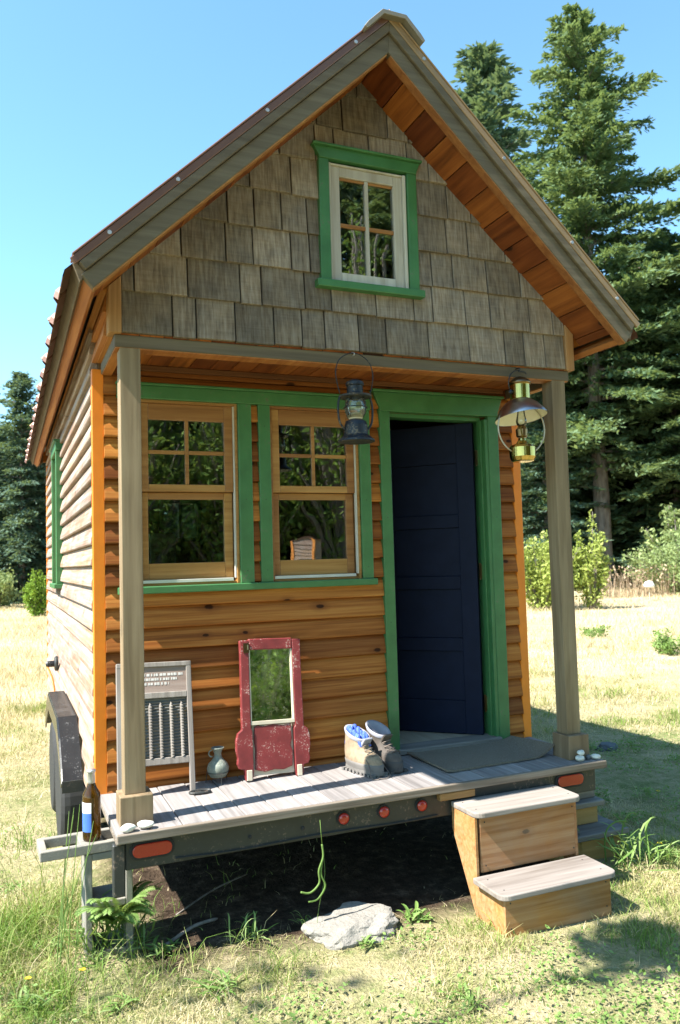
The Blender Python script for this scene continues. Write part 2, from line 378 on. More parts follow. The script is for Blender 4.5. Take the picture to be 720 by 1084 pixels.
def thing(name, label, cat, loc=(0, 0, 0), group=None, rz=0):
    o = bpy.data.objects.new(name, None); COL.objects.link(o); o.location = loc; o.rotation_euler = (0, 0, rz)
    return tag(o, label, cat, group)
def unit(o, loc):
    """after building in world coordinates under an Empty at the origin: nothing to do, kept for clarity"""
    return o
def rot(ax, a): return Matrix.Rotation(a, 4, ax)
def circ(c, r, n=24, plane='xz', a0=0, a1=2*math.pi, ry=None):
    ry = ry or r; out = []
    for i in range(n+1 if a1-a0 < 6.28 else n):
        t = a0+(a1-a0)*i/n; u, v = r*math.cos(t), ry*math.sin(t)
        out.append((c[0]+u, c[1], c[2]+v) if plane == 'xz' else (c[0]+u, c[1]+v, c[2]) if plane == 'xy' else (c[0], c[1]+u, c[2]+v))
    return out

def smoothp(pts, k=6):
    pts = [Vector(p) for p in pts]; out = []
    for i in range(len(pts)-1):
        p0 = pts[max(i-1, 0)]; p1 = pts[i]; p2 = pts[i+1]; p3 = pts[min(i+2, len(pts)-1)]
        for j in range(k):
            t = j/k
            out.append(.5*((2*p1)+(p2-p0)*t+(2*p0-5*p1+4*p2-p3)*t*t+(3*p1-p0-3*p2+p3)*t**3))
    return out+[pts[-1]]

# ------------------------------------------------------------------ ground
def hgt(x, y):
    return .020*math.sin(x*1.3+.4)*math.sin(y*1.1+1)+.010*math.sin(x*3.7)*math.cos(y*4.1)
def ground():
    xs = np.concatenate([[-900, -400, -150, -60, -25], np.arange(-10, 14.01, .25), [20, 35, 60, 150, 400, 900]])
    ys = np.concatenate([[-900, -300, -100, -40, -15], np.arange(-6, 20.01, .25), [28, 40, 60, 120, 300, 900]])
    nx, ny = len(xs), len(ys); v = []; f = []
    for y in ys:
        for x in xs: v.append((x, y, G+(hgt(x, y) if abs(x) < 14 and -6 < y < 20 else 0)))
    for j in range(ny-1):
        for i in range(nx-1): a = j*nx+i; f.append((a, a+1, a+nx+1, a+nx))
    me = bpy.data.meshes.new('ground'); me.from_pydata(v, [], f); me.materials.append(MAT['ground'])
    me.polygons.foreach_set('use_smooth', [True]*len(f))
    o = bpy.data.objects.new('ground', me); COL.objects.link(o); o['kind'] = 'structure'
ground()

# ------------------------------------------------------------------ the house
XC = 1.2415; SL = 0.949; WX0, WX1, WY, BY = -.041, 2.524, .548, 5.37
house = thing('tiny_house', 'small cedar sided house on a trailer with green window trim and open blue door', 'house')
def zr(off, x): return off-SL*abs(x-XC)
OPEN = {'w1': (.174, .705, 1.005, 1.968), 'w2': (.886, 1.417, 1.005, 1.968), 'door': (1.615, 2.285, .0, 1.969)}

# front wall core (behind the boards), siding boards
def wall_core():
    m = MB(); y0, y1 = .572, .66
    for a, b in ((WX0+.05, .174), (.705, .886), (1.417, 1.615), (2.285, WX1-.05)): m.box(a, b, y0, y1, -.03, 2.14)
    for k in ('w1', 'w2'):
        a, b, c, d = OPEN[k]; m.box(a, b, y0, y1, -.03, c); m.box(a, b, y0, y1, d, 2.14)
    m.box(1.615, 2.285, y0, y1, 1.969, 2.14)
    return m.build('wall_framing', 'inner', fw_)
def course_prof(z0, h, lip, top):
    """(y, z) outline of one board, lip = outermost y at the bottom, top = y at the top"""
    return [(lip+.005, z0), (lip, z0+.005), (lip+.0005, z0+.012), (lip+.0065, z0+h*.46), (lip+.016, z0+h*.80), (top, z0+h), (top+.012, z0+h), (top+.012, z0)]
fw_ = None
def siding_front():
    global fw_
    m = MB(); sp = .1082; z = 1.766-sp*17; zs = []
    while z < 2.12: zs.append(z); z += sp
    for z0 in zs:
        for a, b in ((.012, 2.47),):
            cuts = []
            for k, (p, q, c, d) in OPEN.items():
                if z0+sp > c+.004 and z0 < d-.004: cuts.append((p, q))
            segs = []; cur = a
            for p, q in sorted(cuts):
                if p > cur: segs.append((cur, p))
                cur = max(cur, q)
            segs.append((cur, b)); row = RND.random()
            for p, q in segs:
                zz = max(z0, -.03)
                m.prism(course_prof(zz, sp-(zz-z0)-.001, .537, .566), 'x', p, q, rnd=(row+.13*segs.index((p, q))) % 1)
    fw_ = m.build('front_wall', 'siding', house, bevel=.0012)
siding_front(); wall_core()
def siding_side(sgn, name):
    m = MB(); sp = .1082; z = 1.766-sp*17
    x_lip = WX0-.010 if sgn < 0 else WX1+.010
    while z < 2.35:
        h = sp-.001
        pr = [(x_lip-sgn*.004, z), (x_lip, z+.006), (x_lip-sgn*.001, z+.03), (x_lip-sgn*.008, z+h*.5), (x_lip-sgn*.018, z+h*.82), (x_lip-sgn*.026, z+h), (x_lip-sgn*.04, z+h), (x_lip-sgn*.04, z)]
        y0 = WY+.052
        top_ok = True
        # board ends staggered along the wall
        br = [y0]+([y0+1.2+RND.random()*2.2] if RND.random() < .5 else [])+[BY-.05]
        for a, b in zip(br, br[1:]):
            if sgn < 0 and z+sp > 1.0 and z < 2.04:
                for p, q in ((a, min(b, 3.08)), (max(a, 3.58), b)):
                    if q > p: m.prism(pr, 'y', p, q)
            else: m.prism(pr, 'y', a, b-.001)
        z += sp
    o = m.build(name, 'siding_side', house, bevel=.0012)
    c = MB(); xi = WX0+.032 if sgn < 0 else WX1-.032; xj = xi-sgn*.06
    if sgn < 0:
        c.box(min(xi, xj), max(xi, xj), WY+.03, 3.08, -.03, 2.4); c.box(min(xi, xj), max(xi, xj), 3.58, BY, -.03, 2.4)
        c.box(min(xi, xj), max(xi, xj), 3.08, 3.58, -.03, 1.0); c.box(min(xi, xj), max(xi, xj), 3.08, 3.58, 2.04, 2.4)
    else: c.box(min(xi, xj), max(xi, xj), WY+.03, BY, -.03, 2.4)
    c.build('wall_framing', 'inner', o)
    return o
side_l = siding_side(-1, 'side_wall'); side_r = siding_side(1, 'side_wall')
# back wall with a small window opening
m = MB(); bw = (1.17, 1.55, 1.42, 1.80)
for a, b, c, d in ((WX0+.06, bw[0], -.03, 2.4), (bw[1], WX1-.06, -.03, 2.4), (bw[0], bw[1], -.03, bw[2]), (bw[0], bw[1], bw[3], 2.4)): m.box(a, b, BY-.05, BY, c, d)
m.prism([(0.0, 2.4), (2.48, 2.4), (XC, 3.56)], 'y', BY-.04, BY)
z = -.03
while z < 3.4:
    a, b = WX0+.01, WX1-.01
    if z > 2.2: a = XC-(3.55-z-.06)/SL; b = 2*XC-a
    if z < bw[3] and z+.108 > bw[2]: ss = ((a, bw[0]), (bw[1], b))
    else: ss = ((a, b),)
    for p, q in ss: m.prism([(BY+.02, z), (BY+.022, z+.03), (BY+.002, z+.107), (BY, z+.107), (BY, z)], 'x', p, q)
    z += .1082
bwall = m.build('back_wall', 'siding', house)
# corner trim
for a, b, y0 in ((WX0-.004, .012, WY-.002), (2.470, WX1+.004, WY-.002)):
    MB().box(a, b, y0, y0+.055, -.03, 2.11 if a < 1 else 2.2).build('corner_trim', 'orange', house, bevel=.003, seg=2)
for a, b in ((WX0-.004, .012), (2.470, WX1+.004)):
    MB().box(a, b, BY-.03, BY+.03, -.03, 2.2).build('corner_trim', 'orange', house, bevel=.003)
# interior shell
m = MB(); m.box(.02, 2.46, .60, BY-.05, -.03, .03); MB_floor = m.build('interior_floor', 'inner_floor', house)
m = MB(); m.box(.02, 2.46, .66, BY-.05, 2.08, 2.12); m.build('loft_floor', 'inner', house)
MB().box(.62, .82, 2.85, 3.3, .03, 1.37).build('interior_cabinet', 'cabinet', house, bevel=.004)
# window in the back wall
bwin = MB()
for a, b, c, d in ((bw[0]-.04, bw[0], bw[2]-.04, bw[3]+.04), (bw[1], bw[1]+.04, bw[2]-.04, bw[3]+.04), (bw[0], bw[1], bw[2]-.04, bw[2]), (bw[0], bw[1], bw[3], bw[3]+.04), (1.345, 1.375, bw[2], bw[3])):
    bwin.box(a, b, BY-.07, BY+.03, c, d)
bwo = bwin.build('window', 'green', house, bevel=.003)
MB().box(bw[0], bw[1], BY-.032, BY-.028, bw[2], bw[3]).build('pane', 'glass', bwo)

# double-hung windows in the porch wall
def hung(a, b, c, d):
    win = MB()
    # jamb lining
    win.box(a, a+.014, .545, .64, c, d).box(b-.014, b, .545, .64, c, d).box(a+.014, b-.014, .545, .64, d-.014, d).box(a+.014, b-.014, .560, .64, c, c+.014)
    wo = win.build('window', 'sash', house, bevel=.0015)
    MB().box(b-.022, b-.015, .553, .575, c+.03, d-.014).build('track', 'ivory', wo)
    t = MB().box(a+.014, b-.034, .548, .60, c+.014, c+.030)
    t.build('sill', 'ivory', wo, bevel=.001)
    A, B = a+.014, b-.022
    def sash(z0, z1, bot, top, y, mun):
        s = MB(); st = .046
        s.box(A, A+st, y, y+.034, z0, z1); s.box(B-st, B, y, y+.034, z0, z1)
        s.box(A+st, B-st, y, y+.034, z0, z0+bot, rnd=.9); s.box(A+st, B-st, y, y+.034, z1-top, z1)
        if mun:
            xm, zm = (A+B)/2, (z0+bot+z1-top)/2
            s.box(xm-.010, xm+.010, y+.004, y+.03, z0+bot, z1-top); 
            s.box(A+st, xm-.010, y+.006, y+.028, zm-.010, zm+.010); s.box(xm+.010, B-st, y+.006, y+.028, zm-.010, zm+.010)
        so_ = s.build('sash', 'sash', wo, bevel=.003, seg=2)
        p = MB()
        if mun:
            p.box(A+st-.002, B-st+.002, y+.015, y+.019, z0+bot-.002, z1-top+.002)
        else: p.box(A+st-.002, B-st+.002, y+.015, y+.019, z0+bot-.002, z1-top+.002)
        p.build('pane', 'glass', wo)
    sash(1.492, d-.014, .038, .085, .562, True)
    sash(c+.030, 1.490, .085, .036, .590, False)
    return wo
w1 = hung(*OPEN['w1']); w2 = hung(*OPEN['w2'])
# casings and sill shared by the pair of windows
cs = MB(); cy = .527
cs.box(.095, .174, cy, .572, 1.005, 1.968).box(.705, .780, cy, .572, 1.005, 1.968).box(.819, .886, cy, .572, 1.005, 1.968).box(1.417, 1.484, cy, .572, 1.005, 1.968)
cs.box(.075, 1.492, cy-.004, .572, 1.968, 2.036).box(.070, 1.497, cy-.018, .572, 2.036, 2.050)
cs.build('window_casing', 'green', house, bevel=.0035, seg=2)
MB().box(.070, 1.500, cy-.020, .590, .968, 1.005).build('window_sill', 'green', house, bevel=.005, seg=2)

nm_ = MB()
for z_ in (1.07, 1.45, 1.85):
    for x_ in (.742, .852, 1.450): nm_.lathe([(0, 0), (.0028, 0), (.0028, .0015), (0, .0015)], (x_, cy-.0002, z_), n=6, M=rot('X', R(90)))
for z_ in (.15, .75, 1.35, 1.9):
    for x_ in (1.582, 2.325): nm_.lathe([(0, 0), (.0028, 0), (.0028, .0015), (0, .0015)], (x_, cy-.0002, z_), n=6, M=rot('X', R(90)))
nm_.build('trim_nails', 'steel', house)['kind'] = 'stuff'
# door frame
df = MB()
df.box(1.549, 1.615, cy, .572, 0, 1.969).box(2.285, 2.359, cy, .572, 0, 1.969)
df.prism([(1.549, 1.969), (2.359, 1.969), (2.359, 1.990), (2.392, 2.080), (1.512, 2.080), (1.549, 1.990)], 'y', cy-.004, .572)
df.box(1.503, 2.401, cy-.020, .572, 2.080, 2.095)
df.box(1.600, 1.615, .572, .66, 0, 1.969).box(2.262, 2.285, .530, .66, 0.0, 1.950).box(1.615, 2.262, .575, .66, 1.945, 1.969).box(1.615, 1.630, .60, .66, 0, 1.945)
df.box(2.248, 2.262, .560, .600, 0.03, 1.945)
dfo = df.build('door_frame', 'green', house, bevel=.0035, seg=2)
MB().box(1.600, 2.285, .500, .64, 0.004, .032).build('threshold', 'old_tread', dfo, bevel=.004)
# the door, hinged on the right and swung in
def door():
    e = thing('door', None, None); e.parent = house
    del_keys = [k for k in ('label', 'category') if k in e]
    W, H, T = .63, 1.905, .040
    m = MB(); x = [0, .105, W-.105, W]
    zz = [0, .20, .50, .565, .90, .965, 1.30, 1.365, 1.72, H]
    m.box(0, .105, 0, T, 0, H).box(W-.105, W, 0, T, 0, H)
    for a, b in ((0, .20), (.50, .58), (.88, .96), (1.26, 1.34), (1.66, H)): m.box(.105, W-.105, 0, T, a, b)
    return m, [(.20, .50), (.58, .88), (.96, 1.26), (1.34, 1.66)], W, T
dm, pans, DW, DT = door()
bpy.data.objects.remove(bpy.data.objects['door'])
DO = dm.build('door', 'navy', house, bevel=.003, seg=2)
pm = MB()
for a, b in pans:
    pm.box(.105, DW-.105, .014, .026, a, b)
    pm.prism([(.118, a+.013), (DW-.118, a+.013), (DW-.118, b-.013), (.118, b-.013)], 'y', .0105, .015)
    pm.prism([(.150, a+.045), (DW-.150, a+.045), (DW-.150, b-.045), (.150, b-.045)], 'y', .005, .013)
pm.build('door_panel', 'navy', DO, bevel=.003)
hm = MB().lathe([(0, 0), (.012, 0), (.012, .03), (.026, .036), (.030, .05), (.022, .066), (0, .07)], (.57, 0, .92), M=rot('X', R(90)))
hm.build('handle', 'brass_dark', DO, smooth=True)
# local +x runs from the hinge to the free edge; the hinge is at (2.245, .625)
a = math.atan2(.385, -.395)
DO.matrix_local = Matrix.Translation((2.243, .628, .034)) @ rot('Z', a) @ Matrix.Scale(-1, 4, (0, 1, 0)) if False else Matrix.Translation((2.243, .628, .034)) @ rot('Z', a)
for z in (.22, 1.02, 1.72):
    MB().box(2.236, 2.262, .596, .612, z-.045, z+.045).tube([(2.240, .606, z-.05), (2.240, .606, z+.05)], .006).build('hinge', 'brass_dark', dfo)

# beam round the porch, posts, ceiling
m = MB(); m.box(0, 2.486, 0, .09, 2.084, 2.140); m.box(0.0, .055, .09, WY+.0, 2.084, 2.140).box(2.431, 2.486, .09, WY+.0, 2.084, 2.140)
m.build('porch_beam', 'rake', house, bevel=.003)
MB().box(.004, 2.482, .004, .086, 2.0795, 2.0838).box(.004, .051, .087, WY-.004, 2.0795, 2.0838).box(2.435, 2.482, .087, WY-.004, 2.0795, 2.0838).build('beam_soffit', 'cedar_trim', house)
m = MB().box(.09, 2.40, .512, .538, 2.112, 2.139); m.build('ledger', 'ledger', house, bevel=.002)
m = MB(); x = .0
i = 0
while x < 2.48:
    m.box(x+.001, min(x+.108, 2.486), .003, WY+.02, 2.1405, 2.155); x += .1105
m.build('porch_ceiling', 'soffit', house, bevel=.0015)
for x0, x1, y0, y1, bx0, bx1, by0, by1 in ((.022, .113, .003, .093, -.001, .138, -.031, .108), (2.369, 2.459, .003, .093, 2.347, 2.484, -.031, .108)):
    po = MB().box(x0, x1, y0, y1, .128, 2.084).build('post', 'post', house, bevel=.0035, seg=2)
    MB().box(bx0, bx1, by0, by1, .0, .128).build('post_base', 'post', po, bevel=.004, seg=2)

# gable wall: shingles clipped by the roof and the window
def clip(poly, fx):
    out = []
    for i in range(len(poly)):
        p, q = poly[i], poly[(i+1) % len(poly)]; a, b = fx(p), fx(q)
        if a >= 0: out.append(p)
        if (a >= 0) != (b >= 0):
            t = a/(a-b); out.append((p[0]+(q[0]-p[0])*t, p[1]+(q[1]-p[1])*t))
    return out
def gable():
    m = MB(); sp = .1895; k = 0; win = (1.00, 1.515, 2.47, 3.14)
    while True:
        z0 = 2.148+sp*k; k += 1
        if z0 > 3.55: break
        x = .028-RND.random()*.1
        if k == 1: x = .028
        while x < 2.455:
            wd = RND.choice((.105, .13, .15, .19, .22, .245))+RND.uniform(-.01, .01)
            x1 = min(x+wd, 2.458)
            dz = RND.uniform(-.004, .004); th = RND.uniform(-.002, .002)
            base = [(max(x, .028)+.0035, z0+dz), (x1-.0035, z0+dz), (x1-.0035, z0+sp+.012), (max(x, .028)+.0035, z0+sp+.012)]
            if x1-.005 > max(x, .028)+.005:
                cps = []
                if base[0][0] < win[1] and base[1][0] > win[0] and z0 < win[3] and z0+sp > win[2]:
                    for g in (lambda p: win[0]-p[0], lambda p: p[0]-win[1]): cps.append(clip(base, g))
                    mid = clip(clip(base, lambda p: p[0]-win[0]), lambda p: win[1]-p[0])
                    if len(mid) > 2:
                        cps.append(clip(mid, lambda p: win[2]-p[1])); cps.append(clip(mid, lambda p: p[1]-win[3]))
                else: cps = [base]
                rr = RND.random()
                for cp in cps:
                    if len(cp) < 3: continue
                    cp = clip(cp, lambda p: 3.578-p[1]-SL*(XC-p[0])); 
                    if len(cp) < 3: continue
                    cp = clip(cp, lambda p: 3.578-p[1]-SL*(p[0]-XC))
                    if len(cp) < 3: continue
                    n = len(cp)
                    fy = lambda p: -.020+th+.016*(p[1]-z0)/sp
                    vs = [(p[0], fy(p), p[1]) for p in cp]+[(p[0], .012, p[1]) for p in cp]
                    fs = [tuple(range(n)), tuple(range(2*n-1, n-1, -1))]+[(i, i+n, (i+1) % n+n, (i+1) % n) for i in range(n)]
                    m.add(vs, fs, rr)
            x = x1
    o = m.build('gable_wall', 'shingle', house, bevel=.0018)
    b = MB()
    a0, a1, b0, b1 = 1.03, 1.485, 2.48, 3.11
    L = lambda x: 3.560-SL*abs(x-XC)
    b.prism([(0, 2.1405), (a0, 2.1405), (a0, L(a0)), (0, L(0))], 'y', .012, .085)
    b.prism([(a1, 2.1405), (2.486, 2.1405), (2.486, L(2.486)), (a1, L(a1))], 'y', .012, .085)
    b.prism([(a0, b1), (a1, b1), (a1, L(a1)), (XC, L(XC)), (a0, L(a0))], 'y', .012, .085)
    b.box(a0, a1, .012, .085, 2.1405, b0)
    b.build('gable_framing', 'felt', o)
    for p, q in ((-.028, .029), (2.457, 2.512)):
        MB().prism([(p, 2.141), (q, 2.141), (q, zr(3.553, q)), (p, zr(3.553, p))], 'y', -.024, .060).build('corner_board', 'cedar_trim_z', o, bevel=.003)
gable()
# side walls above the beam (closing the porch attic)
for p, q in ((-.020, .012), (2.474, 2.506)):
    m = MB(); m.box(p, q, .061, WY, 2.141, 2.40)
    for k in range(2): 
        s0 = -1 if p < 0 else 1; xx = (p if p < 0 else q)
        m.prism([(xx, 2.145+k*.108), (xx+s0*.022, 2.147+k*.108), (xx+s0*.020, 2.175+k*.108), (xx, 2.25+k*.108)], 'y', .061, WY+.03)
    m.build('attic_side_wall', 'cedar_trim', house, bevel=.001)

# loft window
def loft():
    wo = MB(); cy = -.034
    wo.box(.985, 1.040, cy, .012, 2.488, 3.108).box(1.477, 1.532, cy, .012, 2.488, 3.108)
    wo.prism([(.985, 3.108), (1.532, 3.108), (1.532, 3.118), (1.552, 3.166), (.957, 3.166), (.985, 3.118)], 'y', cy-.006, .012)
    wo.box(.950, 1.559, cy-.024, .012, 3.166, 3.178)
    o = wo.build('loft_window', 'green', house, bevel=.003, seg=2)
    MB().box(.958, 1.552, cy-.022, .012, 2.450, 2.488).build('sill', 'green', o, bevel=.004, seg=2)
    s = MB(); A, B, C, D = 1.043, 1.474, 2.490, 3.098; y = -.010
    s.box(A, A+.012, -.024, .05, C, D).box(B-.018, B, -.024, .05, C, D).box(A+.012, B-.018, -.020, .05, D-.010, D)
    A += .012; B -= .018; D -= .010
    s.box(A, A+.050, y, y+.034, C, D).box(B-.050, B, y, y+.034, C, D).box(A+.05, B-.05, y, y+.034, C, C+.055).box(A+.05, B-.05, y, y+.034, D-.05, D)
    xm, zm = (A+B)/2, (C+.055+D-.05)/2
    s.box(xm-.010, xm+.010, y+.003, y+.0285, C+.055, D-.05)
    s.build('sash', 'sash_grey', o, bevel=.003, seg=2)
    MB().box(A+.05, B-.05, y+.0055, y+.027, zm-.009, zm+.009).build('muntin', 'sash', o, bevel=.002)
    MB().box(A+.05, B-.05, y+.010, y+.026, D-.062, D-.0505).build('glazing_bead', 'sash', o, bevel=.001)
    MB().box(A+.048, B-.048, y+.015, y+.019, C+.053, D-.048).build('pane', 'glass', o)
loft()

# roof
YF, YB = -.33, 5.72
def strip(m, o0, o1, dx0, dx1, ya, yb, side, rnd=None):
    """slanted slab between vertical offsets o0..o1 and horizontal distances dx0..dx1 from the ridge"""
    X = lambda d: XC+side*d
    k = SL
    # square-cut lower end
    e = (o1-o0)*.48
    pts = [(X(dx0), o0-k*dx0), (X(dx1), o0-k*dx1), (X(dx1+e), o1-k*(dx1+e)), (X(dx0+(e if dx0 > 0 else 0)), o1-k*(dx0+(e if dx0 > 0 else 0)))]
    m.prism(pts, 'y', ya, yb, rnd)
rs = MB()
for sd_ in (-1, 1): strip(rs, 3.632, 3.690, 0, 1.385, YF+.02, YB, sd_)
roof = rs.build('roof', 'cedar_trim', house)
# soffit boards, run front to back
sf = MB()
for sd_ in (-1, 1):
    d = 0.0; k = 0
    while d < 1.33:
        e = min(d+.118, 1.335)
        strip(sf, 3.556, 3.6305, d+.0015, e-.0015, YF+.041, -.001, sd_)
        d = e; k += 1
    for a, b in ((1.245+.02, 1.335),): 
        pass
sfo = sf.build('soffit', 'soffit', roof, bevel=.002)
ev = MB()
for sd_ in (-1, 1):
    strip(ev, 3.600, 3.630, 1.245, 1.275, 0, YB-.03, sd_)
    strip(ev, 3.535, 3.585, 1.255, 1.278, .0, YB-.03, sd_)
    strip(ev, 3.600, 3.630, 1.315, 1.365, 0, YB-.03, sd_)
ev.build('eave_board', 'cedar_trim', roof, bevel=.002)
vn = MB()
for sd_ in (-1, 1): strip(vn, 3.618, 3.6315, 1.276, 1.314, 0.02, YB-.05, sd_)
vn.build('eave_vent', 'steel', roof)
# rake boards, fascia
for sd_ in (-1, 1):
    m = MB(); strip(m, 3.520, 3.6125, 0, 1.363, YF, YF+.040, sd_); m.build('rake_board', 'rake', roof, bevel=.003)
    m = MB(); strip(m, 3.513, 3.5195, 0.008, 1.360, YF+.003, YF+.050, sd_); m.build('rake_underside', 'beam_in', roof)
    m = MB(); strip(m, 3.6140, 3.6670, 0, 1.392, YF-.016, YF+.018, sd_); m.build('rake_trim', 'rake', roof, bevel=.003)
    m = MB(); strip(m, 3.520, 3.6315, 0, 1.363, YB-.028, YB, sd_); m.build('rake_board', 'rake', roof, bevel=.003)
    m = MB()                                           # fascia, perpendicular to the slope, runs along the eave
    e = .111*.48
    X = lambda d: XC+sd_*d
    m.prism([(X(1.343), 3.530-SL*1.343), (X(1.363), 3.524-SL*1.363), (X(1.363+e), 3.6315-SL*(1.363+e)), (X(1.343+e), 3.6315-SL*(1.343+e))], 'y', YF+.041, YB-.029)
    m.build('fascia', 'cedar_trim', roof, bevel=.002)
    m = MB(); m.prism([(X(1.386), 3.600-SL*1.386), (X(1.412), 3.590-SL*1.412), (X(1.440), 3.690-SL*1.440), (X(1.412), 3.690-SL*1.412)], 'y', YF+.019, YB, rnd=.3)
    m.build('fascia_trim', 'rake', roof, bevel=.002)
# ribbed metal panels
mt = MB()
for sd_ in (-1, 1):
    X = lambda d: XC+sd_*d
    y = YF+.03; ys = []
    prof = []
    while y < YB+.05:
        prof += [(y, 0), (y+.300, 0), (y+.316, .024), (y+.344, .024), (y+.360, 0)]; y += .380
    prof = [(min(p, YB+.05), h) for p, h in prof]
    n = len(prof); vs = []
    nx, nz = .688*sd_*0+sd_*.688, .725
    for d, drop in ((.02, 0), (1.470, 0), (1.478, .020)):
        for (yy, h) in prof:
            for th in (0, -.004):
                x0 = X(d); z0 = 3.694-SL*d-drop
                vs.append((x0+nx*(h+th), yy, z0+nz*(h+th)))
    fs = []
    st = n*2
    for r_ in range(2):
        for i in range(n-1):
            for th in (0, 1):
                a = r_*st+2*i+th; b = a+2
                fs.append((a, b, b+st, a+st))
    for i in range(n-1): a = 2*st+2*i; fs.append((a, a+2, a+3, a+1))
    mt.add(vs, fs, .5)
mt.build('roof_panels', 'roof', roof)
# metal rake flashing, with screws
for sd_ in (-1, 1):
    m = MB(); strip(m, 3.6680, 3.7120, 0, 1.432, YF-.0178, YF-.001, sd_, .5); strip(m, 3.7125, 3.7240, 0, 1.440, YF-.022, YF+.09, sd_, .5)
    m.build('rake_flashing', 'roof' if sd_ < 0 else 'roof_tan', roof, bevel=.004, seg=2)
    for d in (.18, .62, 1.02, 1.30):
        p = Vector((XC+sd_*d, YF-.020, 3.688-SL*d))
        MB().tube([p+Vector((0, .03, 0)), p+Vector((0, 0, 0))], .004, 6).lathe([(0, -.004), (.009, -.004), (.009, .003), (0, .003)], p, n=8, M=rot('X', R(90))).build('screw', 'galv', roof)
for k in range(30):                                    # seam ends along the left eave, sunlit tips put into a paler colour
    y = YF+.03+.330+(k-1)*.380
    if y < YF or k % 2: continue
    if y > YB: break
    MB().tube([(XC-1.455, y, 3.722-SL*1.462), (XC-1.495, y, 3.712-SL*1.492)], .011, 6).build('seam_end', 'lit_seam', roof)
# ridge cap
m = MB(); a = [(-.160, 3.585), (-.140, 3.612), (-.062, 3.690), (.062, 3.690), (.140, 3.612), (.160, 3.585)]
b = [(.146, 3.575), (.056, 3.668), (-.056, 3.668), (-.146, 3.575)]
m.prism([(XC+.012+p, q) for p, q in a+b], 'y', YF-.055, YB+.06, .5)
m.build('ridge_cap', 'roof_edge', roof, bevel=.002)

# side window on the left wall
m = MB(); xo = WX0-.040
m.box(xo, WX0+.02, 3.01, 3.08, .99, 2.04).box(xo, WX0+.02, 3.58, 3.65, .99, 2.04).box(xo-.004, WX0+.02, 2.99, 3.67, 2.04, 2.11).box(xo-.018, WX0+.02, 2.98, 3.68, 2.11, 2.125).box(xo-.018, WX0+.02, 2.99, 3.67, .955, .99)
swo = m.build('side_window', 'green', house, bevel=.003)
m = MB(); m.box(WX0-.01, WX0+.02, 3.08, 3.12, .99, 2.04).box(WX0-.01, WX0+.02, 3.54, 3.58, .99, 2.04).box(WX0-.01, WX0+.02, 3.12, 3.54, .99, 1.04).box(WX0-.01, WX0+.02, 3.12, 3.54, 1.99, 2.04).box(WX0-.01, WX0+.02, 3.12, 3.54, 1.50, 1.54)
m.build('sash', 'sash', swo); MB().box(WX0+.004, WX0+.008, 3.12, 3.54, 1.04, 1.99).build('pane', 'glass', swo)
# power inlet
m = MB().lathe([(0, 0), (.058, 0), (.062, .018), (.050, .030), (0, .032)], (WX0-.008, 3.40, .335), n=24, M=rot('Y', R(-90)))
inl = m.build('power_inlet', 'steel', house, smooth=False)
MB().lathe([(0, 0), (.026, 0), (.026, .06), (.018, .075), (0, .075)], (WX0-.03, 3.40, .335), n=16, M=rot('Y', R(-90))).build('plug', 'black', inl)

# deck
dk = MB(); x = -.026; i = 0
while x < 2.51:
    x1 = min(x+.139, 2.519)
    dk.box(x+.002, x1-.002, -.100, WY+.06, -.028, RND.uniform(-.0015, .0015)); x = x1
deck = dk.build('porch_deck', 'deck', house, bevel=.003)
MB().box(-.026, 2.519, -.125, -.101, -.036, .001).build('deck_edge', 'deck_edge', deck, bevel=.004, seg=2)
for q in (-.026, 2.50): MB().box(q, q+.018, -.100, WY-.005, -.045, -.029).build('deck_rim', 'deck_edge', deck)

# trailer
tr = thing('trailer', None, None)
bpy.data.objects.remove(tr)
m = MB()
m.box(.012, 2.476, -.080, -.020, -.160, -.046)
m.box(.03, .09, -.019, 5.6, -.150, -.046).box(2.40, 2.46, -.019, 5.6, -.150, -.046)
for y in (.8, 1.6, 2.4, 3.2, 4.0, 4.8, 5.5): m.box(.091, 2.399, y, y+.05, -.150, -.06)
m.box(.0, 2.49, WY+.07, BY+.02, -.045, -.031)
m.box(.7, .8, 5.56, 7.0, -.15, -.05, M=None).box(1.68, 1.78, 5.56, 7.0, -.15, -.05)
trailer = m.build('trailer_frame', 'steel', house, bevel=.004)
bt = MB()
for x in (.55, .80, 1.62, 1.95, 2.12): bt.lathe([(.0, 0), (.009, 0), (.009, .006), (0, .008)], (x, -.081, -.104), n=6, M=rot('X', R(90)))
bt.tube(smoothp([(.22, -.084, -.140), (.5, -.086, -.150), (.9, -.085, -.143), (1.3, -.086, -.151), (1.5, -.085, -.146)]), .004, 6)
bt.build('bolts_and_wiring', 'rubber', trailer)
m = MB(); m.box(-.040, .011, -.086, -.050, -.262, -.046); m.build('end_plate', 'steel', trailer, bevel=.006)
def stadium(cx, cz, w_, h_, n=8):
    r = h_/2; o = []
    for i in range(n+1): t = -math.pi/2+math.pi*i/n; o.append((cx+w_/2-r+r*math.cos(t), cz+r*math.sin(t)))
    for i in range(n+1): t = math.pi/2+math.pi*i/n; o.append((cx-w_/2+r+r*math.cos(t), cz+r*math.sin(t)))
    return o
for cx, cz in ((.122, -.084), (2.302, -.082)):
    bz = MB().prism(stadium(cx, cz, .190, .078), 'y', -.088, -.081).build('tail_light_bezel', 'rubber', trailer, bevel=.002)
    MB().prism(stadium(cx, cz, .166, .056), 'y', -.097, -.0885).build('tail_light', 'red_lens', bz, bevel=.004, seg=3)
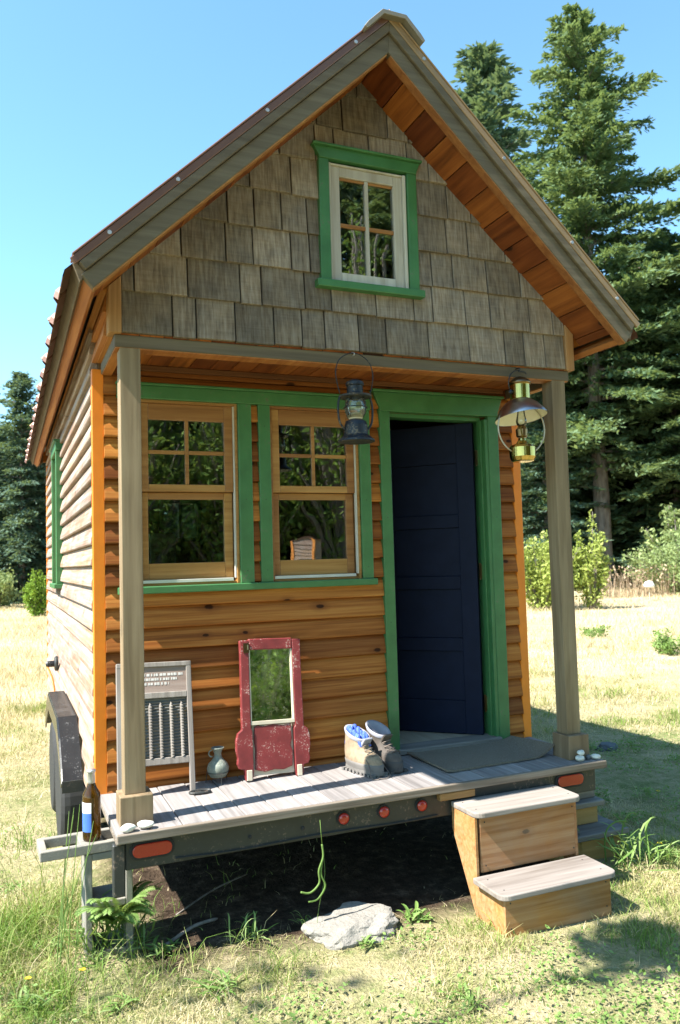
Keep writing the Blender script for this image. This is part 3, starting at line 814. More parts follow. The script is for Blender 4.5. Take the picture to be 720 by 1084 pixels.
for cx in (1.000, 1.208, 1.412):
    bz = MB().lathe([(0, 0), (.034, 0), (.034, .006), (0, .006)], (cx, -.081, -.088), M=rot('X', R(90))).build('marker_light_bezel', 'rubber', trailer)
    MB().lathe([(0, .006), (.026, .006), (.025, .014), (.012, .019), (0, .020)], (cx, -.0815, -.088), M=rot('X', R(90))).build('marker_light', 'red_lens', bz, smooth=True)
def fender(sgn):
    prof = [(1.115, -.060), (1.165, .000), (1.330, .134), (1.530, .224), (2.600, .224), (2.800, .134), (2.960, 0), (3.01, -.06)]
    xi, xo = (WX0-.012, -.165) if sgn < 0 else (WX1+.012, 2.648)
    m = MB(); n = len(prof); t = .010
    inner = [(y+(.012 if y < 2 else -.012), z-t) for y, z in prof]
    m.prism(prof+inner[::-1], 'x', min(xi, xo), max(xi, xo), .5)
    # skirt with a drop edge
    low = [(3.01-.03, -.10), (2.75, .02), (2.55, .11), (1.60, .11), (1.35, .02), (1.145, -.10)]
    m.prism([(y, z-.012) for y, z in prof][0:]+low, 'x', *( (xo-.004, xo+.006) if sgn < 0 else (xo-.006, xo+.004)), rnd=.5)
    f = m.build('fender', 'black', house, bevel=.006, seg=2)
    MB().box(min(xi, xo), max(xi, xo), 1.103, 1.113, -.118, -.056).build('mud_plate', 'steel', f)
    return f
fender(-1); fender(1)
for sx in (-.155, 2.638-.19):
    for yc in (1.66, 2.40):
        wz = G+.315; c = (sx, yc, wz)
        t = MB().lathe([(.20, 0), (.285, .0), (.308, .02), (.314, .05), (.314, .14), (.308, .17), (.285, .19), (.20, .19)], c, n=40, M=rot('Y', R(90)))
        ty = t.build('wheel', 'rubber', house, smooth=False, bevel=.004)
        MB().lathe([(0, .03), (.05, .02), (.06, .045), (.16, .06), (.198, .02), (.199, .17), (0, .17)], c, n=32, M=rot('Y', R(90))).build('rim', 'galv', ty, smooth=False)

# ------------------------------------------------------------------ cord on the wall
m = MB(); pts = [(WX0-.10, 3.40, .325), (WX0-.085, 3.385, .30), (WX0-.050, 3.36, .20), (WX0-.035, 3.36, .05), (WX0-.03, 3.38, -.2), (WX0, 3.5, G+.03), (WX0+.3, 3.8, G+.03)]
m.tube(smoothp(pts), .007, 8)
tag(m.build('extension_cord', 'cord', smooth=True), 'orange power cord plugged into the black inlet on the side wall', 'cord')

# ------------------------------------------------------------------ steps
def steps():
    e = thing('porch_steps', 'two step wooden box stairs with pale rounded treads in front of the doorway', 'steps', (1.87, -.3, G))
    def lo(x, y, z): return (x-1.87, y+.3, z-G)
    def mk(m, name, mat, par, **k):
        m.v = [lo(*p) for p in m.v]; return m.build(name, mat, par, **k)
    def tread(x0, x1, y0, y1, z, r=.045):
        o = []
        for cx, cy_, a0 in ((x1-r, y0+r, -90), (x1-.01, y1-.01, 0), (x0+.01, y1-.01, 90), (x0+r, y0+r, 180)):
            rr = r if a0 in (-90, 180) else .01
            for i in range(6): t = R(a0+90*i/5); o.append((cx+rr*math.cos(t), cy_+rr*math.sin(t)))
        return MB().prism(o, 'z', z-.026, z)
    mk(tread(1.572, 2.190, -.325, -.088, -.088), 'tread', 'step_tread', e, bevel=.005, seg=2)
    mk(tread(1.540, 2.185, -.562, -.318, -.372), 'tread', 'step_tread', e, bevel=.005, seg=2)
    m = MB()
    m.box(1.605, 2.165, -.296, -.280, -.371, -.115)          # upper riser
    mk(m, 'riser', 'step_side', e, bevel=.002)
    m = MB(); m.box(1.572, 2.158, -.530, -.514, -.60, -.399); mk(m, 'riser', 'step_side', e, bevel=.002)
    for xa, xb in ((1.588, 1.604), (2.151, 2.167)):
        dxx = -.02 if xa < 2 else 0
        m = MB().prism([(-.296, -.115), (-.09, -.115), (-.09, -.22), (-.30, -.60), (-.513, -.60), (-.513, -.399), (-.30, -.399)], 'x', xa+dxx*.6, xb+dxx*.6)
        mk(m, 'side_panel', 'step_side', e, bevel=.002)
    sm = MB()
    for x_, y_, z_ in ((1.63, -.297, -.14), (1.63, -.297, -.34), (2.14, -.297, -.14), (2.14, -.297, -.34), (1.60, -.531, -.42), (1.60, -.531, -.53), (2.13, -.531, -.42), (2.13, -.531, -.53)): sm.lathe([(0, 0), (.0038, 0), (.0038, .0015), (0, .0015)], (x_, y_, z_), n=7, M=rot('X', R(90)))
    for x_, y_, z_ in ((1.61, -.26, -.0885), (2.15, -.26, -.0885), (1.61, -.14, -.0885), (2.15, -.14, -.0885), (1.59, -.50, -.3725), (2.13, -.50, -.3725), (1.59, -.37, -.3725), (2.13, -.37, -.3725)): sm.lathe([(0, 0), (.0038, 0), (.0038, .0015), (0, .0015)], (x_, y_, z_), n=7)
    mk(sm, 'screws', 'steel', e)['kind'] = 'stuff'
    m = MB().box(1.50, 1.70, -.115, -.078, -.075, -.040); mk(m, 'cleat', 'old_step', e, bevel=.003)
steps()
def old_steps():
    e = thing('old_box_steps', 'old stacked wooden box steps in shade beneath right end of porch deck', 'steps', (2.6, .3, G))
    def mk(m, name, mat):
        m.v = [(x-2.6, y-.3, z-G) for x, y, z in m.v]; return m.build(name, mat, e, bevel=.004)
    mk(MB().box(2.30, 2.72, .14, .50, -.330, -.300), 'tread', 'old_tread')
    mk(MB().box(2.30, 2.68, .17, .48, -.235, -.140).box(2.33, 2.69, .17, .50, -.430, -.331), 'box', 'old_step')
    mk(MB().box(2.28, 2.78, .02, .50, -.462, -.431), 'tread', 'old_tread')
    mk(MB().box(2.31, 2.76, .05, .50, -.60, -.463), 'box', 'old_step')
    mk(MB().box(2.36, 2.70, .20, .45, -.299, -.236), 'box', 'old_tread')
old_steps()

# ------------------------------------------------------------------ lanterns
def lantern():
    X0, Y0 = 1.143, -.040
    e = thing('storm_lantern', 'dark blue tin storm lantern hanging from porch beam by wire bail', 'lantern', (X0, Y0, 1.69))
    Z = lambda z: z-1.69
    MB().lathe([(.072, Z(1.690)), (.092, Z(1.688)), (.090, Z(1.698)), (.060, Z(1.722)), (.057, Z(1.770)), (.050, Z(1.790)), (.030, Z(1.800)), (0, Z(1.802))], (0, 0, 0)).build('fount', 'tin', e, smooth=False, bevel=.001)
    MB().lathe([(.030, 0), (.038, .01), (.038, .016), (.028, .03), (0, .032)], (0, 0, Z(1.800)), n=20).build('burner', 'white_enamel', e, smooth=True)
    MB().lathe([(.038, Z(1.806)), (.052, Z(1.835)), (.055, Z(1.862)), (.048, Z(1.895)), (.038, Z(1.913))], (0, 0, 0)).build('globe', 'lamp_glass', e, smooth=True)
    MB().lathe([(.080, Z(1.908)), (.082, Z(1.918)), (.050, Z(1.926)), (.040, Z(1.930)), (.040, Z(1.965)), (.046, Z(1.968)), (.044, Z(1.985)), (.02, Z(1.996)), (0, Z(1.998))], (0, 0, 0)).build('chimney', 'tin', e, bevel=.001)
    for s in (-1, 1):
        MB().tube(smoothp([(s*.078, 0, Z(1.915)), (s*.090, 0, Z(1.88)), (s*.092, 0, Z(1.83)), (s*.084, 0, Z(1.78)), (s*.058, 0, Z(1.745))]), .0055, 8).build('side_tube', 'tin', e, smooth=True)
    m = MB(); m.tube(circ((0, 0, Z(1.858)), .059, 28, 'xy'), .002, 6, close=True)
    for k in range(4):
        t = k*math.pi/2+.6; m.tube([(.05*math.cos(t)*q, .05*math.sin(t)*q, Z(z)) for q, z in ((.9, 1.808), (1.16, 1.84), (1.18, 1.88), (.9, 1.91))], .0018, 5)
    m.build('guard_wire', 'tin', e, smooth=True)
    m = MB(); m.tube(smoothp([(-.080, 0, Z(1.925)), (-.094, 0, Z(1.975)), (-.100, 0, Z(2.035)), (-.080, 0, Z(2.092)), (-.035, 0, Z(2.124)), (0, 0, Z(2.131)), (.035, 0, Z(2.124)), (.080, 0, Z(2.092)), (.100, 0, Z(2.035)), (.094, 0, Z(1.975)), (.080, 0, Z(1.925))]), .0026, 6)
    m.build('bail', 'tin', e, smooth=True)
    m = MB(); m.tube(smoothp([(0, .048, Z(2.138)), (0, .02, Z(2.138)), (0, -.004, Z(2.130)), (0, -.004, Z(2.122)), (0, .010, Z(2.120))]), .003, 6); m.build('hook', 'galv', e, smooth=True)
lantern()
def brass_lamp():
    X0, Y0 = 2.130, -.030; zb = 1.612
    e = thing('brass_lamp', 'brass oil lamp with wide shade and ring handle hanging by right post', 'lamp', (X0, Y0, zb))
    Z = lambda z: z-zb
    MB().lathe([(.050, Z(1.614)), (.060, Z(1.618)), (.070, Z(1.640)), (.070, Z(1.690)), (.062, Z(1.702)), (.034, Z(1.712)), (.022, Z(1.728)), (.020, Z(1.742)), (0, Z(1.744))], (0, 0, 0), n=36).build('fount', 'brass', e, smooth=False, bevel=.0015)
    MB().lathe([(.022, Z(1.745)), (.030, Z(1.752)), (.032, Z(1.790)), (.024, Z(1.800)), (.018, Z(1.812)), (0, Z(1.813))], (0, 0, 0)).build('burner', 'brass_dark', e, bevel=.001)
    MB().lathe([(.024, Z(1.812)), (.030, Z(1.835)), (.024, Z(1.860)), (.018, Z(1.90)), (.018, Z(1.945))], (0, 0, 0)).build('glass_chimney', 'clear', e, smooth=True)
    tl = rot('X', R(-9)) @ rot('Y', R(-4))
    o = MB().lathe([(.056, .098), (.072, .090), (.104, .062), (.134, .020), (.142, .004), (.143, 0)], (0, 0, Z(1.853)), n=40, M=tl); o2 = o.build('shade', 'shade_metal', e, smooth=True)
    o2.data.polygons[-1].use_smooth = False
    # the shade is open below: drop the cap faces, line it with cream enamel
    bm = bmesh.new(); bm.from_mesh(o2.data); bmesh.ops.delete(bm, geom=[f for f in bm.faces if len(f.verts) > 5], context='FACES'); bm.to_mesh(o2.data); bm.free()
    li = MB().lathe([(.054, .094), (.070, .086), (.102, .058), (.132, .016), (.1405, .001)], (0, 0, Z(1.853)), n=40, M=tl).build('shade_lining', 'white_enamel', o2, smooth=True)
    bm = bmesh.new(); bm.from_mesh(li.data); bmesh.ops.delete(bm, geom=[f for f in bm.faces if len(f.verts) > 5], context='FACES'); bm.to_mesh(li.data); bm.free()
    MB().lathe([(.056, Z(1.952)), (.053, Z(1.956)), (.053, Z(2.032)), (.056, Z(2.036)), (0, Z(2.037))], (0, 0, 0), n=36).build('gallery', 'brass', e, bevel=.001)
    MB().lathe([(.058, Z(2.037)), (.060, Z(2.044)), (.050, Z(2.058)), (.030, Z(2.072)), (.010, Z(2.080)), (0, Z(2.081))], (0, 0, 0), n=32).build('cap', 'brass_dark', e, smooth=True)
    m = MB(); m.tube(circ((0, 0, Z(1.795)), .150, 40, 'xz', R(-62), R(242), ry=.142), .0042, 8); m.build('ring_handle', 'bail_white', e, smooth=True)
    m = MB(); m.tube(smoothp([(-.060, 0, Z(1.99)), (-.072, 0, Z(2.03)), (-.062, 0, Z(2.08)), (-.03, 0, Z(2.108)), (0, .004, Z(2.116))]), .003, 6); m.tube([(-.056, 0, Z(1.985)), (-.066, 0, Z(2.0))], .012, 8); m.build('bail', 'tin', e, smooth=True)
    m = MB(); m.tube(smoothp([(.0, .032, Z(2.128)), (0, .005, Z(2.128)), (0, -.008, Z(2.118)), (0, .004, Z(2.108)), (.04, .012, Z(2.112)), (.06, .02, Z(2.104))]), .003, 6); m.build('hook', 'tin', e, smooth=True)
    m = MB(); m.tube([(-.012, -.03, Z(1.712)), (-.028, -.028, Z(1.80))], .0035, 6); m.build('wick_tube', 'brass', e)
brass_lamp()

# ------------------------------------------------------------------ washboard (leaning)
def leaning(name, label, cat, foot, top, cx, face=1):
    """Empty at the foot, tilted so local z runs up the leaning face"""
    e = thing(name, label, cat, (cx, foot, .002)); dy = top-foot
    return e
def washboard():
    e = thing('washboard', 'grey wooden washboard with metal scrubbing ribs leaning against the siding behind left post', 'washboard', (.222, .360, .002))
    H = .640; e.rotation_euler = (R(-13.5), R(1.5), 0)
    wd = .172
    for s in (-1, 1): MB().box(s*wd-.013, s*wd+.013, -.011, .011, 0, H-.01).build('leg', 'grey_wood', e, bevel=.003)
    m = MB(); m.box(-wd-.013, wd+.013, -.012, .012, H-.024, H); m.build('rail', 'grey_wood', e, bevel=.003)
    MB().box(-wd+.013, wd-.013, -.010, .010, .462, .492).build('rail', 'grey_wood', e, bevel=.003)
    MB().box(-wd+.013, wd-.013, -.010, .010, .145, .178).build('rail', 'grey_wood', e, bevel=.003)
    m = MB(); m.box(-wd+.013, wd-.013, -.003, .006, .492, H-.024); pn = m.build('sign_panel', 'dim_wood', e)
    m = MB(); r_ = random.Random(3)
    for row, z in enumerate((.578, .556, .534)):
        x = -wd+.030+(.02 if row else 0); xe = wd-.03-(.0, .03, .07)[row]
        while x < xe:
            wl = r_.choice((.006, .009, .011, .014)); m.box(x, min(x+wl, xe), -.0042, -.0032, z-.006, z+.006)
            if r_.random() < .5: m.box(x+wl*.3, x+wl*.6, -.0046, -.0042, z-.007, z+.007)
            x += wl+r_.choice((.003, .003, .008))
    m.build('lettering', 'mark_white', pn)
    # corrugated sheet
    vs = []; fs = []; n = 76
    for i in range(n+1):
        z = .178+(.462-.178)*i/n; yy = .003*math.sin(i*math.pi/2)
        for x in (-wd+.013, wd-.013): vs.append((x, yy+.004, z))
    for i in range(n): fs.append((2*i, 2*i+1, 2*i+3, 2*i+2))
    MB().add(vs, fs, .5).build('rubbing_sheet', 'zinc', e)
    for k in range(6):
        x = -.128+k*.0515; pts = []; rs = []
        for i in range(60):
            z = .180+.262*i/59; pts.append((x+.0022*(1 if i % 3 == 0 else 0), -.004, z)); rs.append((.0075 if i % 3 else .0098)*(1 if i < 56 else (60-i)/5))
        MB().tube(pts, rs, 8).build('rib', 'grey_wood', e, smooth=False)
    return e
washboard()
m = MB(); m.tube(circ((.425, .330, .008), .052, 22, 'xy', R(20), R(330), ry=.024), .007, 8); m.box(.385, .43, .333, .352, .001, .007).box(.43, .475, .305, .318, .001, .006)
tag(m.build('horseshoe', 'steel', smooth=False), 'dark horseshoe shaped iron piece lying at the foot of the washboard', 'horseshoe')

# vase
e = thing('vase', 'small stoneware bottle vase in a wire stand between washboard and red mirror', 'vase', (.545, .462, .0))
vb = MB().lathe([(.020, .030), (.038, .034), (.052, .055), (.056, .078), (.048, .100), (.030, .118), (.020, .132), (.018, .150), (.024, .168), (.034, .178), (.030, .180), (.016, .165), (.010, .15), (0, .148)], (0, 0, 0), n=32)
vb.build('body', 'ceramic', e, smooth=True)
MB().tube(circ((-.030, 0, .152), .016, 14, 'xz', R(80), R(280)), .0035, 6).build('handle', 'ceramic', e, smooth=True)
m = MB(); m.tube(circ((0, 0, .060), .056, 26, 'xy'), .0018, 5, close=True)
for k in range(3):
    t = k*2.094+.55; m.tube([(.056*math.cos(t), .056*math.sin(t), .062), (.064*math.cos(t), .064*math.sin(t), .002)], .0018, 5)
m.build('wire_stand', 'steel', e)

# red mirror frame
def red_mirror():
    e = thing('mirror_frame', 'worn dark red wooden frame with a mirror leaning on the siding', 'mirror', (.826, .405, .002)); e.rotation_euler = (R(-8.5), R(1.8), 0)
    th = .016
    def stile(s):
        o = [(.118, .0), (.152, .0), (.160, .055), (.185, .060), (.196, .085), (.192, .115), (.200, .150), (.200, .200), (.190, .235), (.168, .252), (.166, .640), (.168, .705), (.120, .705), (.120, .26), (.112, .24), (.112, .04)]
        return [(s*x, z) for x, z in o]
    for q in (-1, 1): MB().prism(stile(q), 'y', -th, th).build('stile', 'red', e, bevel=.004, seg=2)
    MB().box(-.119, .119, -th, th, .655, .712).build('top_rail', 'red', e, bevel=.004)
    z = [(-.100, .262), (-.085, .270), (-.05, .262), (0, .268), (.06, .262), (.098, .268), (.100, .19), (.092, .16), (.103, .13), (.099, .055), (.05, .040), (0, .045), (-.05, .036), (-.102, .050), (-.098, .15), (-.104, .20)]
    MB().prism(z, 'y', -.009, .006).build('lower_panel', 'red', e, bevel=.003)
    MB().box(-.111, .111, .007, .012, .02, .30).box(-.119, .119, -.013, -.002, .272, .290).box(.112, .119, -.012, .0, .290, .655).box(-.119, -.113, -.012, .0, .290, .655).build('backing_strip', 'cream', e, bevel=.001)
    MB().box(-.152, -.119, -th-.002, th+.002, 0.0, .055).build('foot', 'cream', e, bevel=.004); MB().box(.119, .150, -th-.002, th+.002, .0, .060).build('foot', 'cream', e, bevel=.004)
    MB().box(-.112, .112, .001, .004, .290, .655).build('mirror_glass', 'mirror', e)
    MB().box(-.150, -.120, -.021, -.016, .640, .690).tube([(-.128, -.024, .655), (-.128, -.024, .68)], .004, 8).build('latch', 'brass_dark', e)
red_mirror()

# boots
def boot(label, loc, rz, up_, so_, sock, s=1.0):
    e = thing('hiking_boot', label, 'boot', loc, 'pair of hiking boots left by the door', rz); e.scale = (s, s, s)
    def ring(z, u0, u1, wv, tilt=0, n=20, pw=2.4):
        o = []
        for k in range(n):
            t = 2*math.pi*k/n; c, q = math.cos(t), math.sin(t)
            cu, hu = (u0+u1)/2, (u1-u0)/2
            x = cu+hu*math.copysign(abs(c)**(2/pw), c); wl = wv*(1-.18*max(0, -c))
            y = wl*math.copysign(abs(q)**(2/pw), q); o.append((x, y, z+tilt*(x-cu)))
        return o
    def loft(rings, cap0=True, cap1=True):
        m = MB(); n = len(rings[0]); vs = [p for r_ in rings for p in r_]; fs = []
        for i in range(len(rings)-1):
            for k in range(n): fs.append((i*n+k, i*n+(k+1) % n, (i+1)*n+(k+1) % n, (i+1)*n+k))
        if cap0: fs.append(tuple(range(n-1, -1, -1)))
        if cap1: fs.append(tuple((len(rings)-1)*n+k for k in range(n)))
        return m.add(vs, fs)
    sl = loft([ring(.001, -.118, .168, .046), ring(.012, -.124, .176, .052), ring(.030, -.120, .174, .052), ring(.036, -.116, .168, .049)]).build('sole', so_, e, smooth=False, bevel=.002)
    m = MB()
    for k in range(9):
        for q in (-1, 1): m.box(-.105+k*.031, -.088+k*.031, q*.043-.012, q*.043+.012, 0, .016)
    m.build('tread_pattern', so_, sl)['kind'] = 'stuff'
    up = loft([ring(.036, -.114, .166, .048), ring(.055, -.120, .167, .054), ring(.078, -.124, .156, .056), ring(.100, -.125, .130, .055), ring(.122, -.122, .090, .052, -.12), ring(.148, -.116, .056, .050, -.12), ring(.172, -.112, .046, .052, -.20), ring(.196, -.108, .046, .055, -.32), ring(.206, -.106, .046, .056, -.36), ring(.202, -.098, .038, .049, -.36), ring(.150, -.085, .024, .038, -.1)], True, True)
    uo = up.build('upper', up_, e, smooth=True)
    loft([ring(.032, -.119, .172, .053), ring(.050, -.1235, .1715, .0575), ring(.062, -.125, .164, .0585), ring(.066, -.120, .155, .050)], False, False).build('rand', so_, e, smooth=True)
    col = loft([ring(.190, -.109, .047, .0565, -.32), ring(.207, -.112, .052, .061, -.36), ring(.214, -.107, .048, .056, -.36), ring(.200, -.096, .036, .047, -.36), ring(.150, -.084, .024, .037, -.1)], False, False).build('collar', 'lining', e, smooth=True)
    MB().prism([(.040, .118), (.046, .150), (.074, .186), (.066, .194), (.034, .165), (.028, .13)], 'y', -.030, .030).build('tongue', 'lining' if sock else up_, e, bevel=.005, seg=2)
    m = MB()
    for z, x in ((.103, .118), (.116, .098), (.130, .078), (.150, .062)):
        m.tube([(x-.01, -.030, z-.004), (x+.008, 0, z+.010), (x-.012, .030, z+.004)], .0028, 6)
    m.build('lacing', 'lace', e, smooth=True)
    if sock:
        m = MB(); r_ = random.Random(5)
        for k in range(16):
            x0, y0 = -.090+r_.random()*.10, -.034+r_.random()*.068
            m.tube(smoothp([(x0-.01, y0, .14), (x0+.004, y0+.006, .205-.36*(x0+.03)), (x0+.022, y0-.006, .200-.36*(x0+.03)), (x0+.034, y0+.004, .14)], 4), .012, 8)
        m.build('sock', 'blue_cloth', e, smooth=True)
    return e
b1 = boot('tan hiking boot with blue sock stuffed inside, unlaced on sunlit deck', (1.275, .315, .0), R(-74), 'tan_leather', 'sole', True, .95)
b2 = boot('hiking boot coloured darker for the shade, standing empty against green door casing', (1.405, .335, .0), R(-80), 'shaded_leather', 'sole_shaded', False, .97)
m = MB()
m.tube(smoothp([(0, .03, .10), (.09, .052, .09), (.13, .058, .04), (.165, .062, .006), (.20, .03, .005), (.21, -.02, .005), (.18, -.04, .005), (.165, 0, .006), (.19, .05, .006)]), .0026, 6)
m.tube(smoothp([(.03, -.03, .10), (.10, -.045, .085), (.14, -.055, .03), (.17, -.07, .005), (.205, -.05, .004)]), .0026, 6)
m.build('loose_lace', 'lace', b1, smooth=True)

# doormat
vs = []; fs = []; NX, NY = 26, 14
for j in range(NY+1):
    for i in range(NX+1):
        u, v_ = i/NX, j/NY; x = 1.640+.700*u; y0 = .055+.03*u; y1 = .495; y = y0+(y1-y0)*v_
        z = .0135+.055*max(0, (u-.80)/.20)**2*(.4+.6*(1-v_))+.008*max(0, (.08-u)/.08)
        vs.append((x, y, z+.0008*math.sin(i*5)*math.cos(j*7)))
b0 = len(vs); vs += [(x, y, z-.010) for x, y, z in vs]
for j in range(NY):
    for i in range(NX):
        a = j*(NX+1)+i; fs.append((a, a+1, a+NX+2, a+NX+1)); fs.append((a+b0, a+NX+1+b0, a+NX+2+b0, a+1+b0))
edge = [i for i in range(NX+1)]+[j*(NX+1)+NX for j in range(1, NY+1)]+[NY*(NX+1)+i for i in range(NX-1, -1, -1)]+[j*(NX+1) for j in range(NY-1, 0, -1)]
for a, b in zip(edge, edge[1:]+edge[:1]): fs.append((a, b, b+b0, a+b0))
tag(MB().add(vs, fs, .5).build('doormat', 'mat'), 'brown coir doormat with a curled corner in front of the door', 'doormat')

# bottle, cinder blocks
bx, by, bz = -.100, .150, -.080
e = thing('wine_bottle', 'amber wine bottle with blue label standing on the concrete block', 'bottle', (bx, by, bz))
MB().lathe([(0, .006), (.020, .002), (.036, .0), (.0385, .006), (.0385, .180), (.036, .198), (.022, .222), (.0155, .245), (.0145, .285), (.017, .287), (.017, .298), (.0135, .300), (0, .300)], (0, 0, 0), n=36).build('glass_body', 'bottle', e, smooth=True)
def arc(r0, z0, z1, a0, a1, n=14):
    vs = []; fs = []
    for i in range(n+1):
        t = R(a0+(a1-a0)*i/n)
        for z in (z0, z1): vs.append((r0*math.cos(t), r0*math.sin(t), z))
    for i in range(n): fs.append((2*i, 2*i+2, 2*i+3, 2*i+1))
    return MB().add(vs, fs, .4)
lb = arc(.0390, .040, .130, 175, 262); lb.build('label', 'label_blue', e, smooth=True)
arc(.0392, .120, .165, 175, 262).build('label_top', 'label_white', e, smooth=True)
MB().lathe([(.0160, .232), (.0165, .250), (.0155, .286), (.0182, .288), (.0182, .300), (.0, .3015)], (0, 0, 0), n=24).build('foil', 'foil', e, smooth=True)
def block(label, L, W, H, M, web=.030, off=0.):
    """a concrete block: outer shell with two cores open at both faces"""
    t = .030; m = MB()
    m.box(-L/2, L/2, -W/2, -W/2+t, 0, H).box(-L/2, L/2, W/2-t, W/2, 0, H)
    for x, k in ((-L/2, t), (off-web/2, web), (L/2-t, t)): m.box(x, x+k, -W/2+t, W/2-t, 0, H)
    o = m.build('concrete_block', 'concrete', bevel=.004, seg=2); o.matrix_world = M
    return tag(o, label, 'concrete block', 'concrete blocks propping the trailer corner')
block('pale hollow concrete slab lying flat under the wine bottle', .400, .200, .042, Matrix.Translation((-.120, .185, -.124)) @ rot('Z', R(2)), .10, .015)
block('upright concrete block half hidden by grass under the trailer corner', .444, .200, .190, Matrix.Translation((-.035, .28, -.348)) @ rot('X', R(90)) @ rot('Z', R(90)))
# pebbles
def pebble(loc, s, mat, label, seed, grp):
    r_ = random.Random(seed); bm = bmesh.new(); bmesh.ops.create_icosphere(bm, subdivisions=3, radius=1)
    ph = [r_.uniform(0, 6) for _ in range(6)]
    for v in bm.verts:
        k = 1+.10*math.sin(v.co.x*2.3+ph[0])+.08*math.sin(v.co.y*3.1+ph[1])+.06*math.sin(v.co.z*4+v.co.x*3+ph[2])
        v.co = Vector((v.co.x*s[0]*k, v.co.y*s[1]*k, v.co.z*s[2]*k))
    me = bpy.data.meshes.new('pebble'); bm.to_mesh(me); bm.free(); me.materials.append(MAT[mat])
    me.polygons.foreach_set('use_smooth', [True]*len(me.polygons))
    o = bpy.data.objects.new('pebble', me); COL.objects.link(o); o.location = loc; o.rotation_euler = (0, 0, r_.uniform(0, 6)); return tag(o, label, 'pebble', grp)
PG = 'stones on the deck edge'
pebble((2.395, -.060, .014), (.030, .022, .015), 'stone_w', 'flat white pebble lowest of the heap before the right post base', 1, PG)
pebble((2.405, -.055, .042), (.022, .019, .016), 'stone_w', 'white pebble balanced on top of the flat one by right post', 2, PG)
pebble((2.448, -.060, .013), (.014, .012, .014), 'stone_d', 'small dark blue pebble between the white ones by right post', 3, PG)
pebble((2.490, -.070, .013), (.028, .016, .013), 'stone_w', 'long white pebble at the outer right corner of the deck', 4, PG)
pebble((.026, -.085, .017), (.032, .024, .018), 'stone_w', 'pale round stone at the outer left corner of the deck', 5, PG)
pebble((.098, -.075, .018), (.036, .024, .018), 'stone_w', 'pale angular stone before the left post base, right of another', 6, PG)
# flat rock
def rock(loc, s, label, seed, mat, sub=5, flat=.75, cat='rock'):
    bm = bmesh.new(); bmesh.ops.create_icosphere(bm, subdivisions=sub, radius=1)
    from mathutils import noise as N
    for v in bm.verts:
        d = N.noise(v.co*1.3+Vector((seed, 0, 0)))*.35+N.noise(v.co*3.7+Vector((0, seed, 0)))*.11+N.noise(v.co*9)*.035+N.noise(v.co*22)*.012
        c = v.co*(1+d); c.z = min(c.z, flat+.08*N.noise(v.co*2.2)+.03*N.noise(v.co*11))
        v.co = Vector((c.x*s[0], c.y*s[1], c.z*s[2]))
    me = bpy.data.meshes.new('rock'); bm.to_mesh(me); bm.free(); me.materials.append(MAT[mat])
    o = bpy.data.objects.new('rock', me); COL.objects.link(o); o.location = loc
    return tag(o, label, cat)
def stone_mat():
    n = NT('pale_granite'); v, r_, raw = n.coords((1, 1, 1), False)
    a = n.noise(v, 8, 8, .7); b = n.noise(v, 70, 4, .7)
    n.base(n.mix(n.rng(b, .35, .65), n.ramp(a, [(.3, (.15, .14, .12)), (.5, (.25, .235, .205)), (.7, (.34, .32, .285))]), (.22, .205, .18)))
    n.b.inputs['Roughness'].default_value = .95; n.bump(n.math('ADD', a, n.math('MULTIPLY', b, .4)), .8, .02); return n.m
MAT['granite'] = stone_mat()
rock((1.015, -.165, G+.012), (.215, .16, .085), 'flat pale grey rock lying in the grass before the trailer', 3.3, 'granite')
rock((4.30, 1.95, G+.01), (.09, .07, .06), 'small dark stone in the shaded lawn right of the house', 8.1, 'stone_d', 4)

# ------------------------------------------------------------------ vegetation
def cards(name, P, U, V, rnd, mat, parent=None, ob=True, diamond=True):
    """P centres, U long half-axes, V short half-axes -> one mesh of leaf faces"""
    n = len(P)
    if diamond: vs = np.stack([P-U, P+V, P+U, P-V], 1)
    else: vs = np.stack([P-U-V, P-U+V, P+U+V, P+U-V], 1)
    me = bpy.data.meshes.new(name); me.vertices.add(4*n); me.vertices.foreach_set('co', vs.astype(np.float32).ravel())
    me.loops.add(4*n); me.loops.foreach_set('vertex_index', np.arange(4*n, dtype=np.int32))
    me.polygons.add(n); me.polygons.foreach_set('loop_start', np.arange(0, 4*n, 4, dtype=np.int32))
    try: me.polygons.foreach_set('loop_total', np.full(n, 4, np.int32))
    except Exception: pass
    me.update(); at = me.attributes.new('rnd', 'FLOAT', 'FACE'); at.data.foreach_set('value', rnd.astype(np.float32))
    me.materials.append(MAT[mat])
    if not ob: return me
    o = bpy.data.objects.new(name, me); COL.objects.link(o)
    if parent is not None: o.parent = parent
    return o
def unitv(a): return a/np.maximum(np.linalg.norm(a, axis=-1, keepdims=True), 1e-9)

